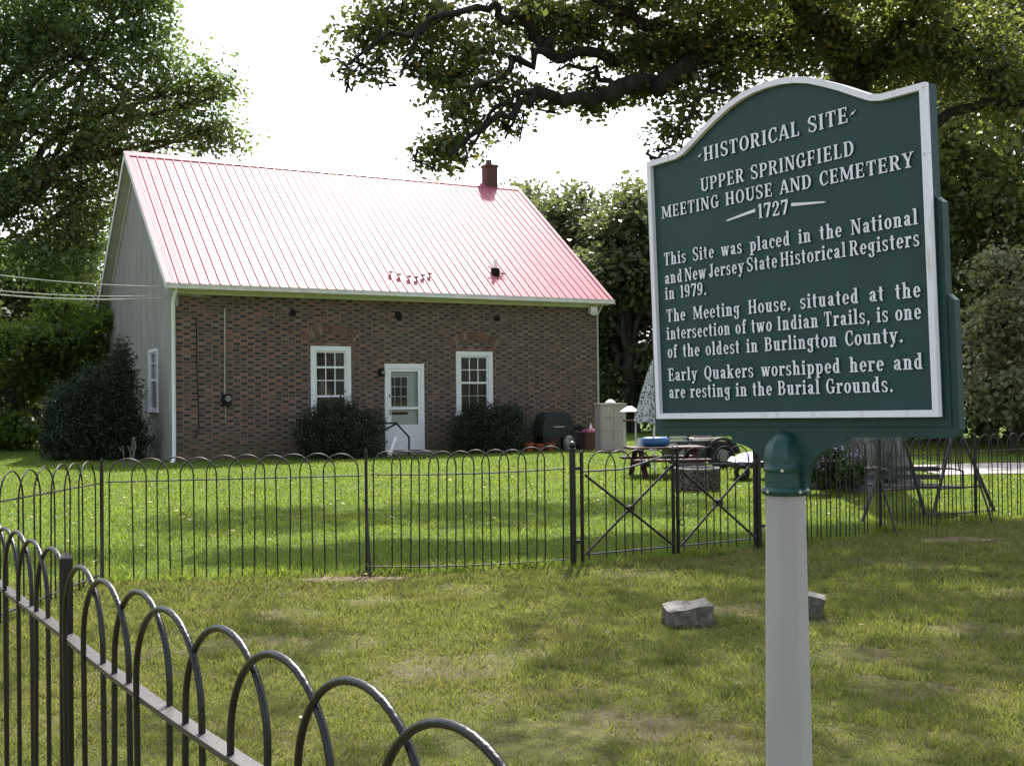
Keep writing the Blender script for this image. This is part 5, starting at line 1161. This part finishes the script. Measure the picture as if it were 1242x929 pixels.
# dark utility buggy behind the gate
Yv = 21.2; q = at(845, 560, Yv); vz = float(gz(q[0], Yv)); bg_ = thing('utility_buggy', 'dark open utility buggy with slatted rack and black mudguard behind the gate', 'buggy', (q[0], Yv, vz), .12)
def L_(px, py, dy=0): w3 = at(px, py, Yv + dy); return (w3[0] - q[0], dy, w3[2] - vz)
def panel(b, px0, py0, px1, py1, dy, th):
    A, B = L_(px0, py0, dy), L_(px1, py1, dy); b.box(min(A[0], B[0]), max(A[0], B[0]), dy, dy + th, min(A[2], B[2]), max(A[2], B[2]))
b = MB(); panel(b, 818, 535, 868, 556, .0, .7); b.build('body', M['body_dark'], bg_)
b = MB(); panel(b, 840, 532, 866, 534.4, -.03, .72); b.build('trim', M['chrome'], bg_)
b = MB()
for py in (525, 529.5, 533.5, 538): panel(b, 811, py, 833, py + 2, -.05, .03)
b.build('rack', M['rake'], bg_)
b = MB(); panel(b, 810, 522, 812, 562, -.02, .06); panel(b, 833, 522, 835.5, 562, -.02, .06); panel(b, 810, 540, 834, 560, .02, .5); b.build('rack_frame', M['black'], bg_)
b = MB(); panel(b, 842, 514, 864, 531, .1, .04); b.build('seat_back', M['beige'], bg_)
A, B = L_(866, 538), L_(902, 530)
b = MB(); arcp = [(L_(875, 556)[0] + .36 * math.cos(t), L_(875, 556)[2] + .40 * math.sin(t)) for t in np.linspace(math.radians(150), math.radians(15), 10)]; arci = [(L_(875, 556)[0] + .31 * math.cos(t), L_(875, 556)[2] + .35 * math.sin(t)) for t in np.linspace(math.radians(15), math.radians(150), 10)]
for i in range(9): b.prism([arcp[i], arcp[i+1], arci[8-i], arci[9-i]], lambda x, z, d: (x, d, z), -.15, .12)
b.build('mudguard', M['black'], bg_)
for px, dy in ((876, -.12), (828, -.1), (876, .6), (828, .6)):
    C = L_(px, 556, dy); b = MB(); b.tube([(C[0] + .19 * math.cos(t), dy, .26 + .19 * math.sin(t)) for t in np.linspace(0, 2 * math.pi, 21)], .07, 8); wh = b.build('wheel', M['rubber'], bg_, 50)
    b = MB(); b.prism([(C[0] + .12 * math.cos(t), .26 + .12 * math.sin(t)) for t in np.linspace(0, 2 * math.pi, 13)[:-1]], lambda x, z, d: (x, dy + d, z), -.04, .04); b.build('rim', M['meter_grey'], wh)
# low cart with a white and blue sheet
def tarp_mat():
    n = N('white_and_blue_sheet'); o = n.obj(); c = n.mix(n.step(n.noise(o, 5, 3), .5, .56), (.74, .74, .76), (.22, .28, .55)); n.bsdf(c, .5, 0, .4, n.noise(o, 9, 4), .5, .03); return n.m
Yk = 19.0; q2_ = at(912, 560, Yk); kz = float(gz(q2_[0], Yk)); ct = thing('garden_cart', 'low dark cart under the sheet beside the right gate post', 'cart', (q2_[0], Yk, kz), .1)
b = MB(); b.box(-.36, .42, -.25, .25, .20, .30); b.build('bed', M['black'], ct)
for sx in (-.26, .32): b = MB(); b.tube([(sx + .10 * math.cos(t), -.28, .14 + .10 * math.sin(t)) for t in np.linspace(0, 2 * math.pi, 17)], .04, 8); b.build('wheel', M['rubber'], ct, 50)
b = MB(); gx, gy = 12, 7; rr = np.random.default_rng(6); vs_ = []
for i in range(gx + 1):
    for j in range(gy + 1):
        u_, v_ = i / gx, j / gy; e = min(u_, 1 - u_, v_, 1 - v_); vs_.append((-.37 + .78 * u_, -.27 + .54 * v_, .305 + (.17 * min(1, e * 5) * (.6 + .4 * math.sin(u_ * 9 + 1) * math.cos(v_ * 6)) + rr.normal(0, .012) if e > 0 else 0)))
b.add(vs_, [(i*(gy+1)+j, (i+1)*(gy+1)+j, (i+1)*(gy+1)+j+1, i*(gy+1)+j+1) for i in range(gx) for j in range(gy)])
o = b.build('plastic_sheet', tarp_mat(), None, 50); o.location = (q2_[0], Yk, kz); o.rotation_euler = (0, 0, .1); tag(o, 'crumpled white and blue plastic sheet over the low cart', 'sheet')
# woven fire pit
def weave_mat():
    n = N('woven_wire_basket'); o = n.obj(); v = n.new('TexVoronoi', feature='DISTANCE_TO_EDGE'); v.inputs['Scale'].default_value = 16; n.l(o, v.inputs['Vector'])
    n.bsdf(n.mix(n.step(v.outputs[0], .02, .12), (.17, .14, .12), (.03, .024, .02)), .8, 0, .3, v.outputs[0], .8, .02); return n.m
g = gnd(850.5, 597); k = g[1] / F; R_ = 28.5 * k; hh = at(850, 570.5, g[1])[2] - g[2]
fp = thing('fire_basket', 'round woven dark basket on the lawn behind the right gate leaf', 'basket', (g[0], g[1] + R_, g[2]))
b = MB(); b.lathe([(R_ * .96, 0), (R_ * .98, hh * .5), (R_, hh), (R_ * .93, hh), (R_ * .9, hh * .2)], 28); b.build('side', weave_mat(), fp, 40)
b = MB(); b.tube([(R_ * .97 * math.cos(t), R_ * .97 * math.sin(t), hh + .012) for t in np.linspace(0, 2 * math.pi, 33)], .016, 6); b.build('rim', M['galv'], fp, 60)

# ------------------------------------------------------------------ lawn swing
fA, fB, fC, fD = gnd(1045, 630), gnd(1123, 633), gnd(1130, 627), gnd(1207, 629)
sw0 = Vector(((fA[0] + fD[0]) / 2, (fA[1] + fD[1]) / 2, 0))
# two A-frames that stand apart, each spanning front to back
Ys = 13.2
ax = [at(1088.6, 505, Ys), at(1159, 512, Ys + .5)]
swg = thing('lawn_swing', 'dark metal lawn swing seat on two A frames behind the right fence', 'swing', (sw0.x, Ys, float(gz(sw0.x, Ys))))
so = Vector(swg.location)
frames = [((1045, 630, Ys - .25), (1123, 632, Ys + .25), ax[0]), ((1131, 626, Ys + .3), (1207, 628, Ys + .75), ax[1])]
for fa, fb, ap in frames:
    A_, B_ = Vector(at(*fa)) - so, Vector(at(*fb)) - so; A_.z = 0; B_.z = 0; T_ = Vector(ap) - so
    for e in (A_, B_): b = MB(); b.tube([e, e.lerp(T_, .5) + Vector((0, 0, .01)), T_], .022, 8); b.build('leg', M['swing'], swg, 40)
    b = MB(); b.tube([A_.lerp(T_, .30), B_.lerp(T_, .30)], .014, 6); b.build('crossbar', M['swing'], swg)
T0, T1 = Vector(ax[0]) - so, Vector(ax[1]) - so
b = MB(); b.tube([T0 - Vector((.06, 0, 0)), T1 + Vector((.06, 0, 0))], .024, 8); b.build('top_bar', M['swing'], swg)
B0, B1 = Vector(at(1123, 625, Ys + .25)) - so, Vector(at(1205, 619, Ys + .75)) - so
b = MB(); b.tube([B0, B1], .015, 6); b.build('stretcher', M['swing'], swg)
SA, SB = Vector(at(1079, 591, Ys + .2)) - so, Vector(at(1168, 591, Ys + .55)) - so; sd_ = (SB - SA).normalized(); bk = Vector((-.35, 1, 0)).normalized() * .40
b = MB()
for k in range(5): b.bar(SA + bk * (k / 4), SB + bk * (k / 4), .08, .032)
b.build('seat', M['swing'], swg)
b = MB()
for k in range(2):
    o_ = bk * (1.05 + .03 * k) + Vector((0, 0, .10 + .10 * k)); b.bar(SA + o_, SB + o_, .018, .06)
b.build('backrest', M['swing'], swg)
for e in (SA, SB):
    b = MB(); b.tube([e + Vector((0, 0, .0)), e + Vector((0, 0, .2)), e + bk * .5 + Vector((0, 0, .22)), e + bk * 1.15 + Vector((0, 0, .2))], .016, 6); b.build('arm', M['swing'], swg, 40)
for e, T_ in ((SA, T0), (SB, T1)):
    for kk in (.15, .95): b = MB(); b.tube([e + bk * kk + Vector((0, 0, .2)), T_ + (T1 - T0).normalized() * (.04 if e is SA else -.04)], .008, 5); b.build('hanger', M['swing'], swg)
